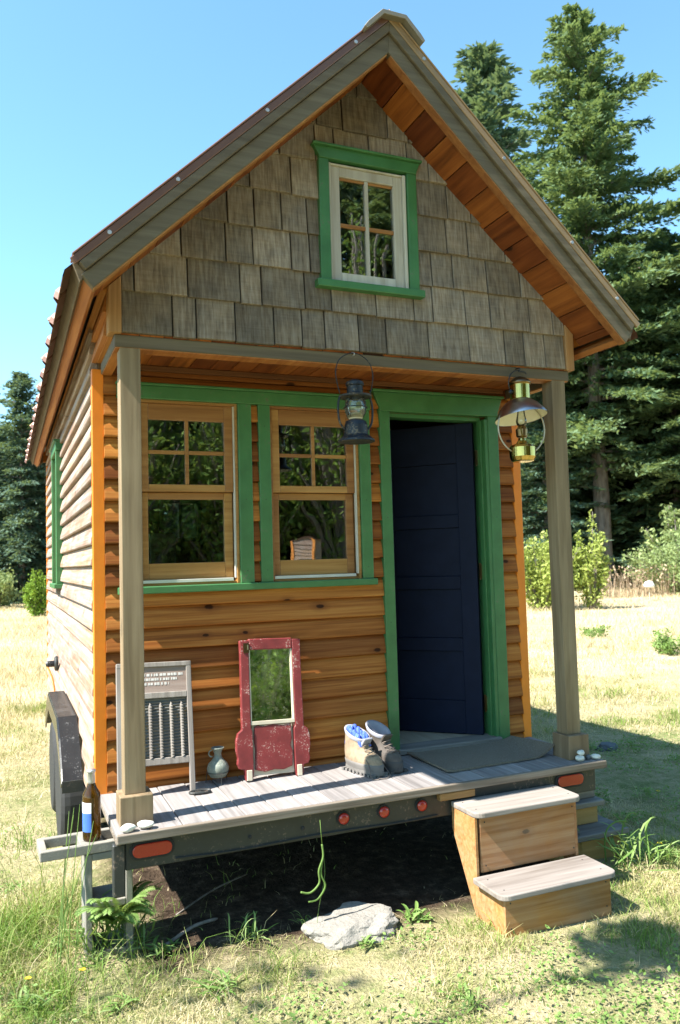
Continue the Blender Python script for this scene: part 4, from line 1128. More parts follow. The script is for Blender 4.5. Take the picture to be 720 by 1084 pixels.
def fir_meshes(seed, H, Rm, clear, nbr, mat, tr, gap=.25, spray=.30, dens=1.0, droop=.25):
    rg = np.random.default_rng(seed); Ps = []; Us = []; Vs = []; Rs = []
    limb = MB()
    for i in range(nbr):
        t = (i+rg.random())/nbr; z = clear+(H-clear)*t**.92
        rel = (z-clear)/(H-clear)
        prof = (1-rel)**.60*(.62+.38*min(1, rel*6))+.03
        L = Rm*prof*rg.uniform(.50, 1.18)
        if rg.random() < gap*.35: L *= .55
        az = i*2.39996+rg.uniform(-.5, .5); dr = np.array([math.cos(az), math.sin(az), 0]); sd_ = np.array([-dr[1], dr[0], 0])
        rise = -.05+.55*rel+rg.uniform(-.12, .12); dp = droop*(1-rel*.6)
        S = np.linspace(.10, 1, max(5, int(L/.22)))
        def pt(s): return np.stack([dr[0]*L*s, dr[1]*L*s, z+L*(rise*s-dp*s*s*1.6+.18*dp*s**3)], -1)
        if L > 1.0: limb.tube([tuple(pt(np.array(q))) for q in (0, .3, .6, .85)], [tr*.16*(1-rel)+.02, .03+tr*.08*(1-rel), .02, .008], 4)
        c = pt(S); tw = len(S)
        shade = rg.uniform(-.22, .22)
        for q in (-1, 0, 1):
            tl = (L*.36*(1-S*.65)+.22)*(rg.uniform(.7, 1.2, tw)) if q else np.full(tw, .3)
            d = unitv(dr*(.75 if q else 1)+sd_*q*.9+np.array([0, 0, 1])*(rg.uniform(-.30, .10, tw)[:, None]))
            m = max(2, int(3.6*dens*L**.25))
            if q == 0: m = 2
            for k in range(m):
                f = (k+rg.random(tw))/m
                P = c+d*(tl*f)[:, None]; P[:, 2] -= .12*f*f*tl
                P += rg.normal(0, .06, P.shape)
                sz = spray*rg.uniform(.55, 1.25, tw)*(1-.3*f)
                dd = unitv(d+rg.normal(0, .45, d.shape)+dr*.3)
                nn = unitv(np.array([0, 0, 1.])+rg.normal(0, .55, d.shape))
                vv = unitv(np.cross(nn, dd))
                keep = rg.random(tw) > gap*.5
                Ps.append(P[keep]); Us.append((dd*sz[:, None])[keep]); Vs.append((vv*sz[:, None]*.34)[keep])
                Rs.append(np.clip(.45+shade+rg.normal(0, .15, tw)+.12*f, 0, 1)[keep])
    P = np.concatenate(Ps); crown = cards('crown', P, np.concatenate(Us), np.concatenate(Vs), np.concatenate(Rs), mat, ob=False)
    n = 14; limb.tube([(.06*tr*math.sin(i), .06*tr*math.cos(i*1.3), -.3+(H*.97+.3)*i/n) for i in range(n+1)], [tr*(1.25 if i == 0 else 1)*(1-.93*i/n) for i in range(n+1)], 10)
    tm = limb.mesh('trunk'); tm.materials.append(MAT['bark'])
    return crown, tm
def shrub(name, label, loc, W, H, mat, nst, leaf, n, seed, cat='shrub', up_=.6, group='shrubs at the meadow edge'):
    rg = np.random.default_rng(seed); e = thing(name, label, cat, loc, group)
    st = MB(); P = []; S = []
    per = max(4, n//nst)
    for k in range(nst):
        az = rg.uniform(0, 6.28); r = W*.5*rg.random()**.5; h = H*(rg.uniform(.42, 1.05))*(1-.38*(r/(W*.5))**2)
        tip = np.array([math.cos(az)*r, math.sin(az)*r, h]); b = tip*np.array([.15, .15, 0])
        midp = b*.5+tip*.5+np.array([0, 0, h*.06])
        st.tube([tuple(b), tuple(midp), tuple(tip)], [.012*H, .008*H, .003*H], 4)
        f = rg.random(per)**.6; base = np.where(f[:, None] < .5, b+(midp-b)*(f[:, None]*2), midp+(tip-midp)*(f[:, None]*2-1))
        sp = W*.055*(1.25-f)[:, None]+leaf*.8
        P.append(base+rg.normal(0, 1, (per, 3))*sp*np.array([1, 1, .7])); S.append(np.clip(rg.normal(.5+rg.uniform(-.2, .2), .16, per), 0, 1))
    P = np.concatenate(P); S = np.concatenate(S); P[:, 2] = np.maximum(P[:, 2], .03)
    d = unitv(rg.normal(0, 1, P.shape)+np.array([0, 0, up_])); v = unitv(np.cross(d, rg.normal(0, 1, P.shape)))
    s = leaf*rg.uniform(.6, 1.3, len(P))[:, None]
    cards('foliage', P, d*s, v*s*.5, S, mat, parent=e)
    st.build('stem', 'bark', e)
    return e
def place_tree(name, meshes, loc, label, cat='tree', group='trees round the meadow', rz=0, s=(1, 1, 1)):
    e = thing(name, label, cat, loc, group, rz); e.scale = s
    for nm, me in zip(('crown', 'trunk'), meshes):
        o = bpy.data.objects.new(nm, me); COL.objects.link(o); o.parent = e
    return e
FA = fir_meshes(1, 29.5, 6.6, 5.5, 230, 'fir', .46, gap=.45, spray=.25, dens=2.6, droop=.20)
FB = fir_meshes(2, 24.0, 4.4, 3.0, 210, 'fir_blue', .36, gap=.30, spray=.25, dens=2.2)
FC = fir_meshes(3, 12.0, 3.0, .3, 170, 'fir_blue', .20, gap=.15, spray=.18, dens=2.4)
FD = fir_meshes(4, 20.0, 5.2, 1.0, 210, 'fir', .30, gap=.22, spray=.26, dens=2.2)
TL = [
 ('fir_tree', FA, (26.8, 27.7), (1, 1, 1), .3, 'tallest fir with bare lower trunk at right edge of the meadow'),
 ('fir_tree', FB, (27.1, 37.0), (1.65, 1.65, 1.395), 1.2, 'tall bluish fir rising just right of the roof ridge, behind tallest fir'),
 ('fir_tree', FA, (31.5, 20.6), (1.05, 1.05, .80), 2.2, 'fir at the far right whose long branches reach in from outside the picture'),
 ('fir_tree', FD, (33.6, 31.8), (1, 1, .95), .9, 'bushy mid height fir right of the tallest fir'),
 ('fir_tree', FB, (29.9, 36.6), (1.2, 1.2, .80), 3.0, 'shorter bluish fir between the two tall firs'),
 ('fir_tree', FD, (25.6, 33.2), (.9, .9, .62), 4.0, 'dark fir seen just right of the porch post'),
 ('fir_tree', FD, (39.5, 39.4), (1.2, 1.2, 1.05), 5.0, 'wide fir in the back row behind the right hand trees'),
 ('fir_tree', FB, (42.5, 33.0), (1.1, 1.1, .9), 5.5, 'bluish fir at the right end of the back row'),
 ('fir_tree', FD, (25.0, 43.0), (1.1, 1.1, .9), 1.5, 'fir hidden partly by the right roof slope'),
 ('fir_tree', FD, (31.6, 27.4), (1.05, 1.05, .92), 3.6, 'green fir filling the right edge just behind the tallest fir'),
 ('fir_tree', FD, (28.6, 31.6), (.95, .95, .72), .4, 'shorter green fir close behind the tallest fir, left side'),
 ('fir_tree', FC, (24.2, 28.6), (1.15, 1.15, .85), 2.4, 'young bluish fir with boughs to the ground right of the porch post'),
 ('fir_tree', FD, (34.2, 26.2), (1.0, 1.0, 1.0), 2.9, 'sunlit fir cut off by the right edge above the pale shrub'),
 ('fir_tree', FC, (.33, 41.1), (1, 1, 1.0), .2, 'dark fir left of the house with the highest top on that side'),
 ('fir_tree', FC, (-1.9, 43.0), (1.1, 1.1, 1.0), 1.9, 'dark fir at the left edge of the picture'),
 ('fir_tree', FC, (1.6, 42.9), (1.0, 1.0, .86), 2.9, 'lower dark fir close beside the left eave'),
 ('fir_tree', FC, (-5.0, 45.0), (1.3, 1.3, 1.15), 4.1, 'dark fir just beyond the left edge'),
]
for nm, ms, (x, y), s, rz, lb in TL: place_tree(nm, ms, (x, y, G), lb, rz=rz, s=s)
hid = [(5.2, 45, FC, 1.0), (8.5, 47, FC, 1.15), (12, 46, FD, .7), (16, 45, FC, 1.3), (20, 44, FD, .75), (-9, 43, FD, .7), (-13, 40, FC, 1.2), (-18, 36, FD, .8), (50, 28, FD, .9), (52, 18, FB, .9), (48, 8, FD, .8)]
for k, (x, y, ms, s) in enumerate(hid):
    place_tree('fir_tree', ms, (x, y, G), 'fir in the treeline hidden behind the house or outside the view', rz=k*1.3, s=(s, s, s), group='hidden treeline firs')
# trees across the clearing behind the photographer: the ones the windows and the mirror reflect
refl = [(-6, -34, FD, 1.0), (0, -37, FB, .95), (5, -33, FD, .95), (9.5, -37, FD, 1.15), (14, -34, FD, 1.05), (18, -38, FB, 1.1), (22, -33, FD, 1.1), (27, -36, FD, 1.2), (33, -34, FB, 1.0), (38, -37, FD, 1.1), (7, -44, FB, 1.15), (16, -45, FB, 1.2), (25, -45, FB, 1.2)]
BL = []
for k, (x, y, Wd, Ht) in enumerate(((-1, -34, 8, 12), (5.0, -35.5, 8, 13), (10.5, -35, 9, 15), (16.5, -33.5, 9, 19), (22, -34, 9, 20), (28, -33, 9, 18))):
    if k in (0, 3):
        BL.append(shrub('broadleaf_tree', 'bright green broadleaf tree across the clearing, seen only mirrored in the panes', (x, y, G), Wd, Ht, 'leaf_mirror', 190, .17, 22000, 60+k, 'tree', group='broadleaf trees mirrored in the windows'))
    else:
        src = BL[0 if k < 3 else 1]; e = src.copy(); COL.objects.link(e); e.location = (x, y, G); e.rotation_euler = (0, 0, k*1.1); BL.append(e)
        for ch in list(src.children): c = ch.copy(); COL.objects.link(c); c.parent = e
for k, (x, y, ms, s) in enumerate(refl):
    y -= 7
    place_tree('fir_tree', ms, (x, y, G), 'fir across the clearing, seen only mirrored in the window panes', rz=k*2.1+1, s=(s*1.15, s*1.15, s*1.35), group='firs mirrored in the windows')

def far_wood():
    rg = np.random.default_rng(9); n = 42000
    ang = rg.uniform(-.95, 1.35, n); r = rg.uniform(57, 66, n); x = -.4+r*np.sin(ang); y = -3.6+r*np.cos(ang)
    hz = 9+3*np.sin(ang*17)+2*np.sin(ang*41+1); z = G+rg.random(n)**.8*hz
    P = np.stack([x, y, z], 1); d = unitv(rg.normal(0, 1, (n, 3))); v = unitv(np.cross(d, rg.normal(0, 1, (n, 3))))
    s = rg.uniform(.35, .8, n)[:, None]
    o = cards('far_wood', P, d*s, v*s*.6, np.clip(rg.normal(.35, .2, n), 0, 1), 'leaf_dark'); tag(o, 'dark mass of far woodland closing the gaps behind the firs', 'woodland', kind='stuff')
far_wood()

shrub('shrub', 'large yellow green shrub behind the right porch post', (14.9, 16.8, G), 2.5, 2.6, 'leaf_yellow', 60, .060, 12000, 21)
shrub('shrub', 'yellow green shrub with loose upright sprays right of the porch post', (16.0, 15.9, G), 1.0, 3.1, 'leaf_yellow', 16, .060, 3200, 22)
shrub('shrub', 'wide pale green shrub at the right edge under the firs', (24.6, 19.8, G), 5.6, 2.5, 'leaf_pale', 110, .065, 20000, 23)
shrub('young_conifer', 'young lime green conifer left of the house wall', (.62, 27.4, G), 1.0, 1.75, 'leaf_lime', 60, .05, 7000, 24, 'young tree', 1.4)
shrub('shrub', 'low grey green shrub at the far left below the firs', (-.75, 35.6, G), 2.2, 1.9, 'leaf_pale', 30, .09, 3600, 25)
shrub('shrub', 'bushy green undergrowth beyond the meadow on the left', (-3.6, 37.0, G), 5.0, 1.5, 'leaf_dark', 40, .12, 5000, 26)
shrub('shrub', 'dark undergrowth beneath the tallest fir', (25.0, 33.8, G), 6.5, 3.2, 'leaf_dark', 60, .16, 6500, 27)
shrub('shrub', 'dark undergrowth behind the pale shrub at right', (32.5, 30.0, G), 8.5, 3.6, 'leaf_dark', 70, .16, 7500, 28)
shrub('shrub', 'light green young sapling above the pale shrub at the right edge', (25.9, 22.0, G), 2.6, 4.3, 'leaf_pale', 26, .12, 2500, 29)
shrub('fern_clump', 'small green bracken clump in the dry field at the right', (9.6, 6.5, G), .75, .45, 'weed', 16, .03, 900, 30, 'fern', group='green clumps in the field')
shrub('fern_clump', 'faint green bracken clump farther back in the dry field', (10.6, 9.4, G), .9, .26, 'weed', 14, .03, 450, 31, 'fern', group='green clumps in the field')

def sapling():  # unseen tree, added to cast the shadow on the near lawn
    rg = np.random.default_rng(91); e = thing('sapling', 'slender broadleaf sapling added out of view at left, one long bough shading the near lawn corner', 'tree', (-5.0, -1.42, G))
    t = MB(); t.tube(smoothp([(0, 0, -.1), (.05, 0, 1.5), (-.05, .02, 3), (0, 0, 4.6), (.05, 0, 6.0)]), [.07-.0022*i for i in range(25)], 8)
    t.tube(smoothp([(0, 0, 3.3), (1.2, .05, 3.95), (2.6, .12, 4.25), (3.9, .2, 4.05)]), [.03-.0013*i for i in range(19)], 6)
    t.build('trunk', 'bark', e)
    n = 900; P = [np.stack([rg.normal(0, .55, n), rg.normal(0, .5, n), rg.uniform(3.2, 6.4, n)], 1)]
    for cx, cy_, cz, r, m_ in ((3.80, .20, 4.1, .13, 170), (4.02, .30, 3.98, .11, 120)): P.append(np.stack([rg.normal(cx, r, m_), rg.normal(cy_, r*.8, m_), rg.normal(cz, r*.5, m_)], 1))
    P = np.concatenate(P); d = unitv(rg.normal(0, 1, P.shape)); v = unitv(np.cross(d, rg.normal(0, 1, P.shape))); s_ = rg.uniform(.04, .08, len(P))[:, None]
    cards('crown', P, d*s_, v*s_*.6, rg.random(len(P)), 'leaf_mirror', parent=e)
sapling()
# blades (grass) ----------------------------------------------------------
def blades(name, x, y, h, wd, lean, rnd, mat, label, seed, parent=None, zg=None, kind='stuff', cat='grass'):
    rg = np.random.default_rng(seed); n = len(x)
    if zg is None: zg = G+.020*np.sin(x*1.3+.4)*np.sin(y*1.1+1)+.010*np.sin(x*3.7)*np.cos(y*4.1)-.006
    az = rg.uniform(0, 2*np.pi, n); fx, fy = np.cos(az), np.sin(az)
    la = rg.uniform(0, 2*np.pi, n); lx, ly = np.cos(la)*lean*h, np.sin(la)*lean*h
    def row(t, wk): 
        cx = x+lx*t*t; cy = y+ly*t*t; cz = zg+h*t*(1-.25*lean*t)
        return np.stack([cx-fx*wd*wk, cy-fy*wd*wk, cz], 1), np.stack([cx+fx*wd*wk, cy+fy*wd*wk, cz], 1)
    a0, b0 = row(0, .5); a1, b1 = row(.55, .42); a2, b2 = row(1.0, .05)
    vs = np.stack([a0, b0, a1, b1, a2, b2], 1).reshape(-1, 3)
    idx = np.arange(n)[:, None]*6+np.array([0, 1, 3, 2, 2, 3, 5, 4])[None]
    me = bpy.data.meshes.new(name); me.vertices.add(6*n); me.vertices.foreach_set('co', vs.astype(np.float32).ravel())
    me.loops.add(8*n); me.loops.foreach_set('vertex_index', idx.astype(np.int32).ravel())
    me.polygons.add(2*n); me.polygons.foreach_set('loop_start', np.arange(0, 8*n, 4, dtype=np.int32))
    try: me.polygons.foreach_set('loop_total', np.full(2*n, 4, np.int32))
    except Exception: pass
    me.update(); at = me.attributes.new('rnd', 'FLOAT', 'FACE'); at.data.foreach_set('value', np.repeat(rnd, 2).astype(np.float32))
    me.materials.append(MAT[mat]); o = bpy.data.objects.new(name, me); COL.objects.link(o)
    if parent is not None: o.parent = parent
    else: tag(o, label, cat, kind=kind)
    return o
def field2(x, y, ks, seed):
    rg = np.random.default_rng(seed); s = 0
    for k in ks:
        for _ in range(4):
            a = rg.uniform(0, 6.28); s = s+np.sin((x*np.cos(a)+y*np.sin(a))*k+rg.uniform(0, 6.28))
    return s/(4*len(ks))**.5
def under(x, y, m=0.0): return (x > -.05-m) & (x < 2.55+m) & (y > -.02-m) & (y < 5.4+m)
def lawn():
    rg = np.random.default_rng(5)
    X = []; Y = []
    for (x0, x1, y0, y1, n) in ((-1.2, 3.4, -1.8, 1.0, 210000), (-3.5, 6.5, -3.5, 4.5, 90000), (2.4, 7, 0, 6, 40000), (-2, .2, .8, 7, 40000), (-6, 12, 3.5, 9.5, 80000)):
        X.append(rg.uniform(x0, x1, n)); Y.append(rg.uniform(y0, y1, n))
    x = np.concatenate(X); y = np.concatenate(Y)
    d = field2(x, y, (2.2, 5.5, 13), 3); keep = (rg.random(len(x)) < .45+.4*d)
    keep &= ~(under(x, y, .02) & (rg.random(len(x)) < .985))
    keep &= ~((x > 1.57) & (x < 2.18) & (y > -.53) & (y < .1)) & ~(((x-1.015)/.19)**2+((y+.165)/.14)**2 < 1)
    keep &= ~((x > 2.3) & (x < 2.8) & (y > .03) & (y < .5)) & ~((x > -.14) & (x < .07) & (y > .2) & (y < .42))
    # worn strip by the trailer edge
    edge = (np.abs(x-1.2) < 1.4) & (y > -.30) & (y < .1); keep &= ~(edge & (rg.random(len(x)) < .80))
    x, y = x[keep], y[keep]; g = field2(x, y, (1.6, 4.1, 9), 8)
    dist = np.hypot(x+.45, y+3.58)
    rnd = np.clip(.50-.30*g-.12*field2(x, y, (14, 24), 44)+rg.normal(0, .20, len(x)), 0, 1)
    rnd = np.clip(rnd+.35*np.clip((y-2.0)/3, 0, 1)+.10*(x < 0)*(y < 1), 0, 1)
    h = rg.uniform(.018, .060, len(x))*(1+.55*np.clip(g, -.6, 1.5)); tall = rg.random(len(x)) < .05; h[tall] *= rg.uniform(1.5, 3.2, tall.sum()); h *= .6+.8*(field2(x, y, (3.3, 7.7), 33) > -.3)*rg.random(len(x))
    near = np.exp(-((x+.25)**2/.16+(y-.35)**2/.30)); h *= 1+1.5*near*rg.random(len(x)); h *= 1+.5*np.clip((y-2.2)/4, 0, 1.2)
    wd = rg.uniform(.0022, .0042, len(x))*(.8+.10*dist)
    blades('lawn_grass', x, y, h, wd, rg.uniform(.2, 1.3, len(x)), rnd, 'grass', 'short patchy lawn, half green and half dried yellow, round the house', 6)
lawn()
def field():
    rg = np.random.default_rng(15); n = 300000
    r = 6.5+35.5*rg.random(n)**1.25; a = rg.uniform(-.62, 1.15, n); x = -.45+r*np.sin(a); y = -3.58+r*np.cos(a)
    yy = y-2.6-1.6*np.sin(x*.8+1); keep = (rg.random(n) < np.clip(yy/4.5, 0, 1)) & ~under(x, y, .15) & (y < 38)
    g = field2(x, y, (.35, .9, 2.3), 18); keep &= rg.random(n) < .6+.35*g
    x, y, r, g = x[keep], y[keep], r[keep], g[keep]
    h = rg.uniform(.06, .26, len(x))*(.75+.25*np.clip(g, -1, 1.5))*np.clip((y-1)/7, .35, 1); wd = rg.uniform(.004, .009, len(x))*(.5+.06*r)
    rnd = np.clip(.62-.16*field2(x, y, (.5, 1.6), 28)+rg.normal(0, .17, len(x)), 0, 1)
    blades('meadow_grass', x, y, h, wd, rg.uniform(.2, .9, len(x)), rnd, 'field', 'tall sun bleached meadow grass from the lawn back to the trees', 16, zg=G+0*x-.01)
field()
def lawn_weeds():
    """patches of clover-like small leaves and matted dead stalks between the blades"""
    rg = np.random.default_rng(77); P = []; 
    for k in range(150):
        cx, cy = rg.uniform(-1.3, 5.0), rg.uniform(-1.8, 2.4)
        if under(cx, cy, .10) or (1.4 < cx < 2.3 and -.7 < cy < .1): continue
        n = int(rg.uniform(60, 260)); r = rg.uniform(.05, .16)
        P.append(np.stack([cx+rg.normal(0, r, n), cy+rg.normal(0, r*.8, n), G+rg.uniform(.008, .045, n)], 1))
    P = np.concatenate(P); P = P[~under(P[:, 0], P[:, 1], .03)]; n = len(P)
    d = unitv(rg.normal(0, 1, (n, 3))*np.array([1, 1, .45])); nn = unitv(np.array([0, 0, 1.])+rg.normal(0, .45, (n, 3))); v = unitv(np.cross(nn, d)); s_ = rg.uniform(.005, .014, n)[:, None]
    o = cards('lawn_weeds', P, d*s_, v*s_*.55, np.clip(rg.normal(.45, .25, n), 0, 1), 'weed'); tag(o, 'low patches of small leaved weeds spread through the lawn', 'weeds', kind='stuff')
    n = 14000; x = rg.uniform(-2, 5, n); y = rg.uniform(-2, 4, n); k = ~under(x, y, .0); x, y = x[k], y[k]
    blades('dead_stalks', x, y, rg.uniform(.02, .05, len(x)), rg.uniform(.0016, .0032, len(x)), rg.uniform(2.0, 4.5, len(x)), rg.uniform(.75, 1, len(x)), 'grass', 'bleached dead stalks matted flat in the lawn', 78)
lawn_weeds()
def litter():
    rg = np.random.default_rng(25); n = 16000; x = rg.uniform(-.05, 2.6, n); y = rg.uniform(-.32, 4.0, n)**1.0
    k = ~((x > 1.57) & (x < 2.18) & (y < .1)); x, y = x[k], y[k]
    blades('dry_litter', x, y, rg.uniform(.006, .02, len(x)), rg.uniform(.0015, .003, len(x)), rg.uniform(2, 5, len(x)), rg.random(len(x)), 'straw', 'dead needles, twigs and dry leaves on the dirt under the trailer', 26, cat='litter')
litter()
# tall dry weeds near the tallest fir
for k, (x, y) in enumerate(((20.6, 20.6), (21.6, 20.4), (22.6, 20.0))):
    rg = np.random.default_rng(40+k); n = 90; a = rg.uniform(0, 6.28, n); r = .75*rg.random(n)**.5
    e = thing('weed_clump', ('dry brown weeds left of the tall bare trunk', 'dry brown weeds straight before the tall bare trunk', 'dry brown weeds right of the tall bare trunk')[k], 'weeds', (x, y, G), 'dry weed clumps')
    blades('stalk', r*np.cos(a), r*np.sin(a), rg.uniform(.5, 1.25, n), rg.uniform(.012, .028, n), rg.uniform(.05, .3, n), rg.random(n), 'dry_weed', '', 50+k, parent=e, zg=np.zeros(n))
    P = np.stack([r*np.cos(a), r*np.sin(a), rg.uniform(.5, 1.2, n)], 1); d = unitv(rg.normal(0, 1, P.shape)+np.array([0, 0, 1.])); v = unitv(np.cross(d, rg.normal(0, 1, P.shape)))
    cards('seed_heads', P, d*.07, v*.035, rg.random(n), 'dry_weed', parent=e)['kind'] = 'stuff'
e = thing('marker_stake', 'thin pale stake with a white cap standing in the meadow at right', 'stake', (20.3, 18.0, G))
MB().tube([(0, 0, -.05), (0, 0, .50)], .018, 8).build('stake', 'cream', e); MB().lathe([(0, .46), (.16, .47), (.19, .55), (.12, .66), (0, .70)], (0, 0, 0), n=14).build('cap', 'label_white', e, smooth=True)

# leafy weeds, rosettes
def weed(label, loc, rad, n, seed, up_=.5, name='weed', cat='weed', mat='weed', wide=.12, grp='green weeds in the lawn'):
    rg = np.random.default_rng(seed); V = []; F = []; rr = []
    for k in range(int(n*1.7)):
        az = rg.uniform(0, 6.28); L = rad*rg.uniform(.3, 1.25); el = rg.uniform(.25, 1.6)*up_; dx, dy = math.cos(az), math.sin(az); b = len(V); m = 5; ox, oy = rg.normal(0, rad*.32, 2)
        for i in range(m+1):
            t = i/m; w_ = wide*L*math.sin(math.pi*min(1, t*.92+.06))*.5; q = L*t
            cx, cy, cz = ox+dx*q*(1-.15*el)+rad*.12*math.sin(q*30+k), oy+dy*q*(1-.15*el), q*el-.55*q*q/L*el+.01
            V += [(cx-dy*w_, cy+dx*w_, cz+w_*.35), (cx, cy, cz), (cx+dy*w_, cy-dx*w_, cz+w_*.35)]
        for i in range(m):
            a = b+3*i; F += [(a, a+1, a+4, a+3), (a+1, a+2, a+5, a+4)]; 
        rr.append((len(F), rg.random()))
    me = bpy.data.meshes.new(name); me.from_pydata(V, [], F); at = me.attributes.new('rnd', 'FLOAT', 'FACE')
    vals = []; 
    for c, v_ in rr:
        while len(vals) < c: vals.append(v_)
    at.data.foreach_set('value', vals); me.materials.append(MAT[mat])
    o = bpy.data.objects.new(name, me); COL.objects.link(o); o.location = (loc[0], loc[1], G+hgt(*loc)); return tag(o, label, cat, grp)
weed('leafy weed by the lower left, left of the concrete block', (-.29, .22), .085, 26, 1, 1.0)
weed('broad leaved weed growing before the concrete block', (-.10, .02), .07, 18, 2, .9)
weed('light green rosette below the left tail light', (.17, -.01), .085, 20, 3, .6, wide=.18)
weed('bushy green weed in the lower left corner', (-.36, -.20), .09, 26, 4, 1.0)
weed('green weed low in the picture left of centre', (.33, -.42), .095, 30, 5, .8)
weed('green weed close to the right side of the flat rock', (1.285, -.20), .07, 22, 6, .9, wide=.2)
weed('small green sprig against the front of the flat rock', (.985, -.335), .05, 14, 7, .9, wide=.22)
weed('green sprig between hanging stalks and flat rock', (.80, -.06), .06, 14, 8, 1.4)
weed('tall tuft of bright grass right of the wooden steps', (2.66, -.10), .19, 42, 9, 1.6, wide=.07, name='grass_tuft', cat='grass tuft')
weed('second tuft of bright grass farther right of the wooden steps', (2.87, -.12), .15, 34, 10, 1.5, wide=.07, name='grass_tuft', cat='grass tuft')
weed('dark green plant in the house shade right of the old steps', (3.25, .95), .15, 26, 11, .6, wide=.18)
weed('clump of grass under the front left of the trailer', (.52, -.10), .10, 22, 12, 1.5, wide=.07, name='grass_tuft', cat='grass tuft')
weed('tall grass tuft hiding the foot of the upright block', (-.04, .16), .20, 60, 23, 1.5, wide=.05, name='grass_tuft', cat='grass tuft')
weed('green tuft beside the left block at the trailer corner', (.10, .10), .11, 22, 13, 1.4, wide=.08, name='grass_tuft', cat='grass tuft')
weed('green rosette at the bottom edge right of centre', (1.15, -.92), .07, 18, 14, .6)
weed('patch of clover like leaves right of the bottle block, front left lawn', (-.05, -.35), .07, 24, 15, .7)
# fern by the block
def fern():
    V = []; F = []; rg = np.random.default_rng(61); st = MB()
    for k in range(22):
        az = rg.uniform(-3.3, .5); L = rg.uniform(.20, .36); dx, dy = math.cos(az), math.sin(az); up_ = rg.uniform(.9, 1.35)
        c_ = lambda t: np.array([dx*L*t*.55, dy*L*t*.55, L*t*up_-.75*L*t*t])
        st.tube([tuple(c_(q)) for q in (0, .25, .5, .75, 1.)], [.0022, .002, .0015, .001, .0006], 4)
        for i in range(20):
            t = .22+.78*i/20; c = c_(t); l_ = .055*(1-t)**.6+.008; tg = unitv(c_(t+.02)-c)
            for s in (-1, 1):
                b = len(V); n = np.array([-dy*s, dx*s, -.15]); V += [tuple(c), tuple(c+n*l_*.45+tg*.010), tuple(c+n*l_+tg*.012), tuple(c+n*l_*.45-tg*.004)]; F.append((b, b+1, b+2, b+3))
    me = bpy.data.meshes.new('fern'); me.from_pydata(V, [], F); at = me.attributes.new('rnd', 'FLOAT', 'FACE'); at.data.foreach_set('value', list(.3+.5*rg.random(len(F))))
    me.materials.append(MAT['weed']); o = bpy.data.objects.new('fern', me); COL.objects.link(o); o.location = (-.01, .10, G+.10); tag(o, 'green fern fronds in front of the upright concrete block', 'fern')
    st.build('stem', 'weed', o)
fern()
# curled stalks
m = MB(); m.tube(smoothp([(2.57, -.02, G), (2.568, -.02, G+.10), (2.585, -.02, G+.165), (2.63, -.02, G+.195), (2.69, -.02, G+.200), (2.725, -.02, G+.19)]), .0045, 7)
m.tube(smoothp([(2.700, .0, G), (2.705, 0, G+.10), (2.72, 0, G+.17), (2.755, 0, G+.215), (2.79, 0, G+.225), (2.815, 0, G+.212)]), .0045, 7)
tag(m.build('curled_stalk', 'weed', smooth=True), 'two curled green stalks arching up right of the wooden steps', 'plant')
m = MB(); m.tube(smoothp([(.865, -.15, -.165), (.868, -.152, -.22), (.845, -.155, -.275), (.845, -.155, -.33), (.80, -.16, -.362), (.755, -.16, -.352)]), .0045, 7)
m.tube(smoothp([(.868, -.152, -.22), (.855, -.155, -.29), (.872, -.16, -.345), (.835, -.16, -.395), (.790, -.16, -.400)]), .0045, 7); m.tube([(.862, -.14, -.06), (.865, -.15, -.165)], .0015, 5); m.tube(smoothp([(.865, -.15, -.17), (.875, -.15, -.3), (.84, -.15, -.45), (.83, -.14, G)]), .0012, 5)
tag(m.build('hanging_stalk', 'weed', smooth=True), 'curled pale green stalks hanging below the deck edge above the dark gap', 'plant')
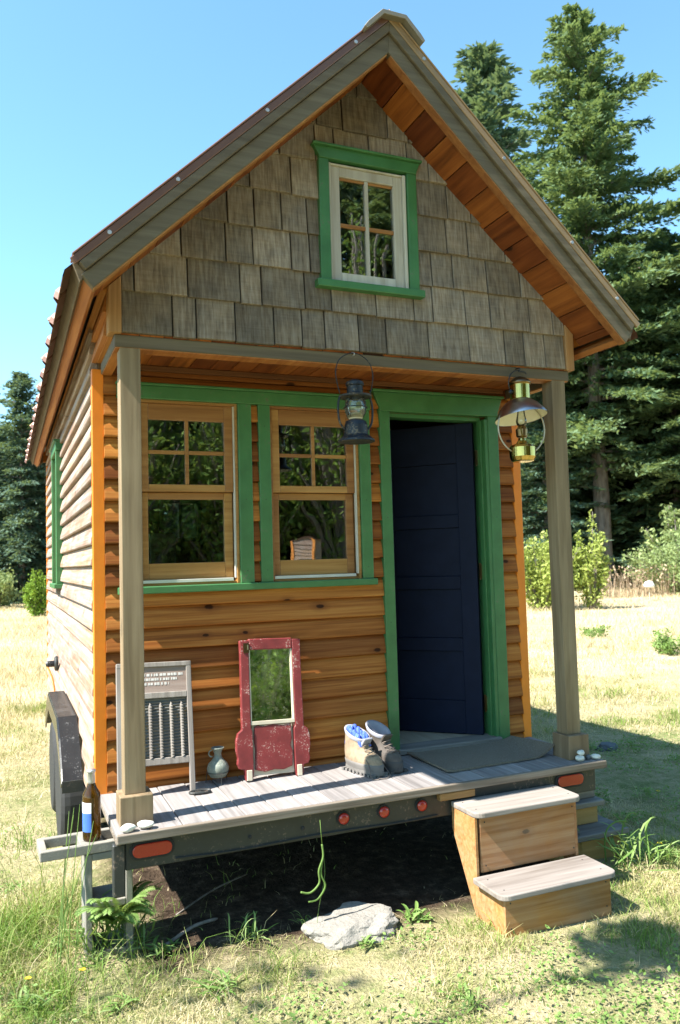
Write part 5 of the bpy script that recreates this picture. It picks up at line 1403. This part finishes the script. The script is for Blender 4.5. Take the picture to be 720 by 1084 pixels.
# long grass stems by the bottle
m = MB(); rg_ = random.Random(8)
for k in range(7):
    x, y = -.26+rg_.random()*.12, .0+rg_.random()*.12; tx = x+rg_.uniform(.02, .16)
    m.tube(smoothp([(x, y, G), (x+(tx-x)*.3, y, G+.28), (tx, y+.02, G+.50+rg_.random()*.18)], 5), [.0022]*5+[.0016]*5+[.001], 5)
tag(m.build('wild_grass', 'weed'), 'long thin grass stems rising past the wine bottle', 'grass stems')
for k, ((x, y), h, lb) in enumerate((((-.367, -.035), .05, 'yellow flower nearest the lower left corner'), ((-.164, -.078), .05, 'yellow flower left of the rosette below the bottle'), ((3.69, .74), .06, 'yellow flower in the shade of the house'), ((2.86, -.12), .10, 'yellow flower in sunlit grass right of the steps'))):
    e = thing('dandelion', lb, 'flower', (x, y, G+hgt(x, y)), 'yellow dandelions in the lawn')
    MB().tube([(0, 0, -.01), (.003, 0, h)], .0016, 5).build('stem', 'weed', e)
    fm = MB()
    for i in range(16):
        t = i*.3927; c, s = math.cos(t), math.sin(t); fm.add([(0, 0, h), (.006*c-.003*s, .006*s+.003*c, h+.004), (.016*c, .016*s, h+.005), (.006*c+.003*s, .006*s-.003*c, h+.004)], [(0, 1, 2, 3)])
    fm.build('petals', 'petal', e)
# fallen sticks at the edge of the dirt
for k, (p, q, r_, lb) in enumerate((((.30, .34, G+.015), (.72, .58, G+.05), .004, 'thin dead twig at the edge of the dark dirt'), ((.20, .05, G+.02), (.46, .18, G+.03), .008, 'stout dead stick lying below the left tail light'))):
    m = MB(); m.tube(smoothp([p, tuple((Vector(p)+Vector(q))/2+Vector((.01, .02, .012))), q], 5), [r_]*10+[r_*.5], 6); tag(m.build('twig', 'grey_wood', smooth=True), lb, 'stick')

# small shed across the clearing (mirrored in the right window)
e = thing('garden_shed', 'narrow lapped wooden shed across the clearing, mirrored in the right window', 'shed', (12.2, -29.0, G), rz=R(52))
m = MB()
for k in range(15): m.prism([(.45, k*.18), (.48, k*.18), (.45, k*.18+.178)], 'x', -.5, .40)
m.prism([(-.5, 0), (.42, 0), (.42, 2.75), (-.5, 2.62)], 'y', -.45, .45); m.build('wall', 'siding_side', e)
MB().box(-.62, -.50, .40, .50, 0, 2.64).build('corner_trim', 'shed_orange', e); MB().box(.40, .52, .40, .50, 0, 2.74).build('corner_trim', 'shed_orange', e)
MB().prism([(-.62, 2.645), (.52, 2.765), (.52, 2.79), (-.62, 2.67)], 'y', -.5, .5).build('roof', 'roof', e)
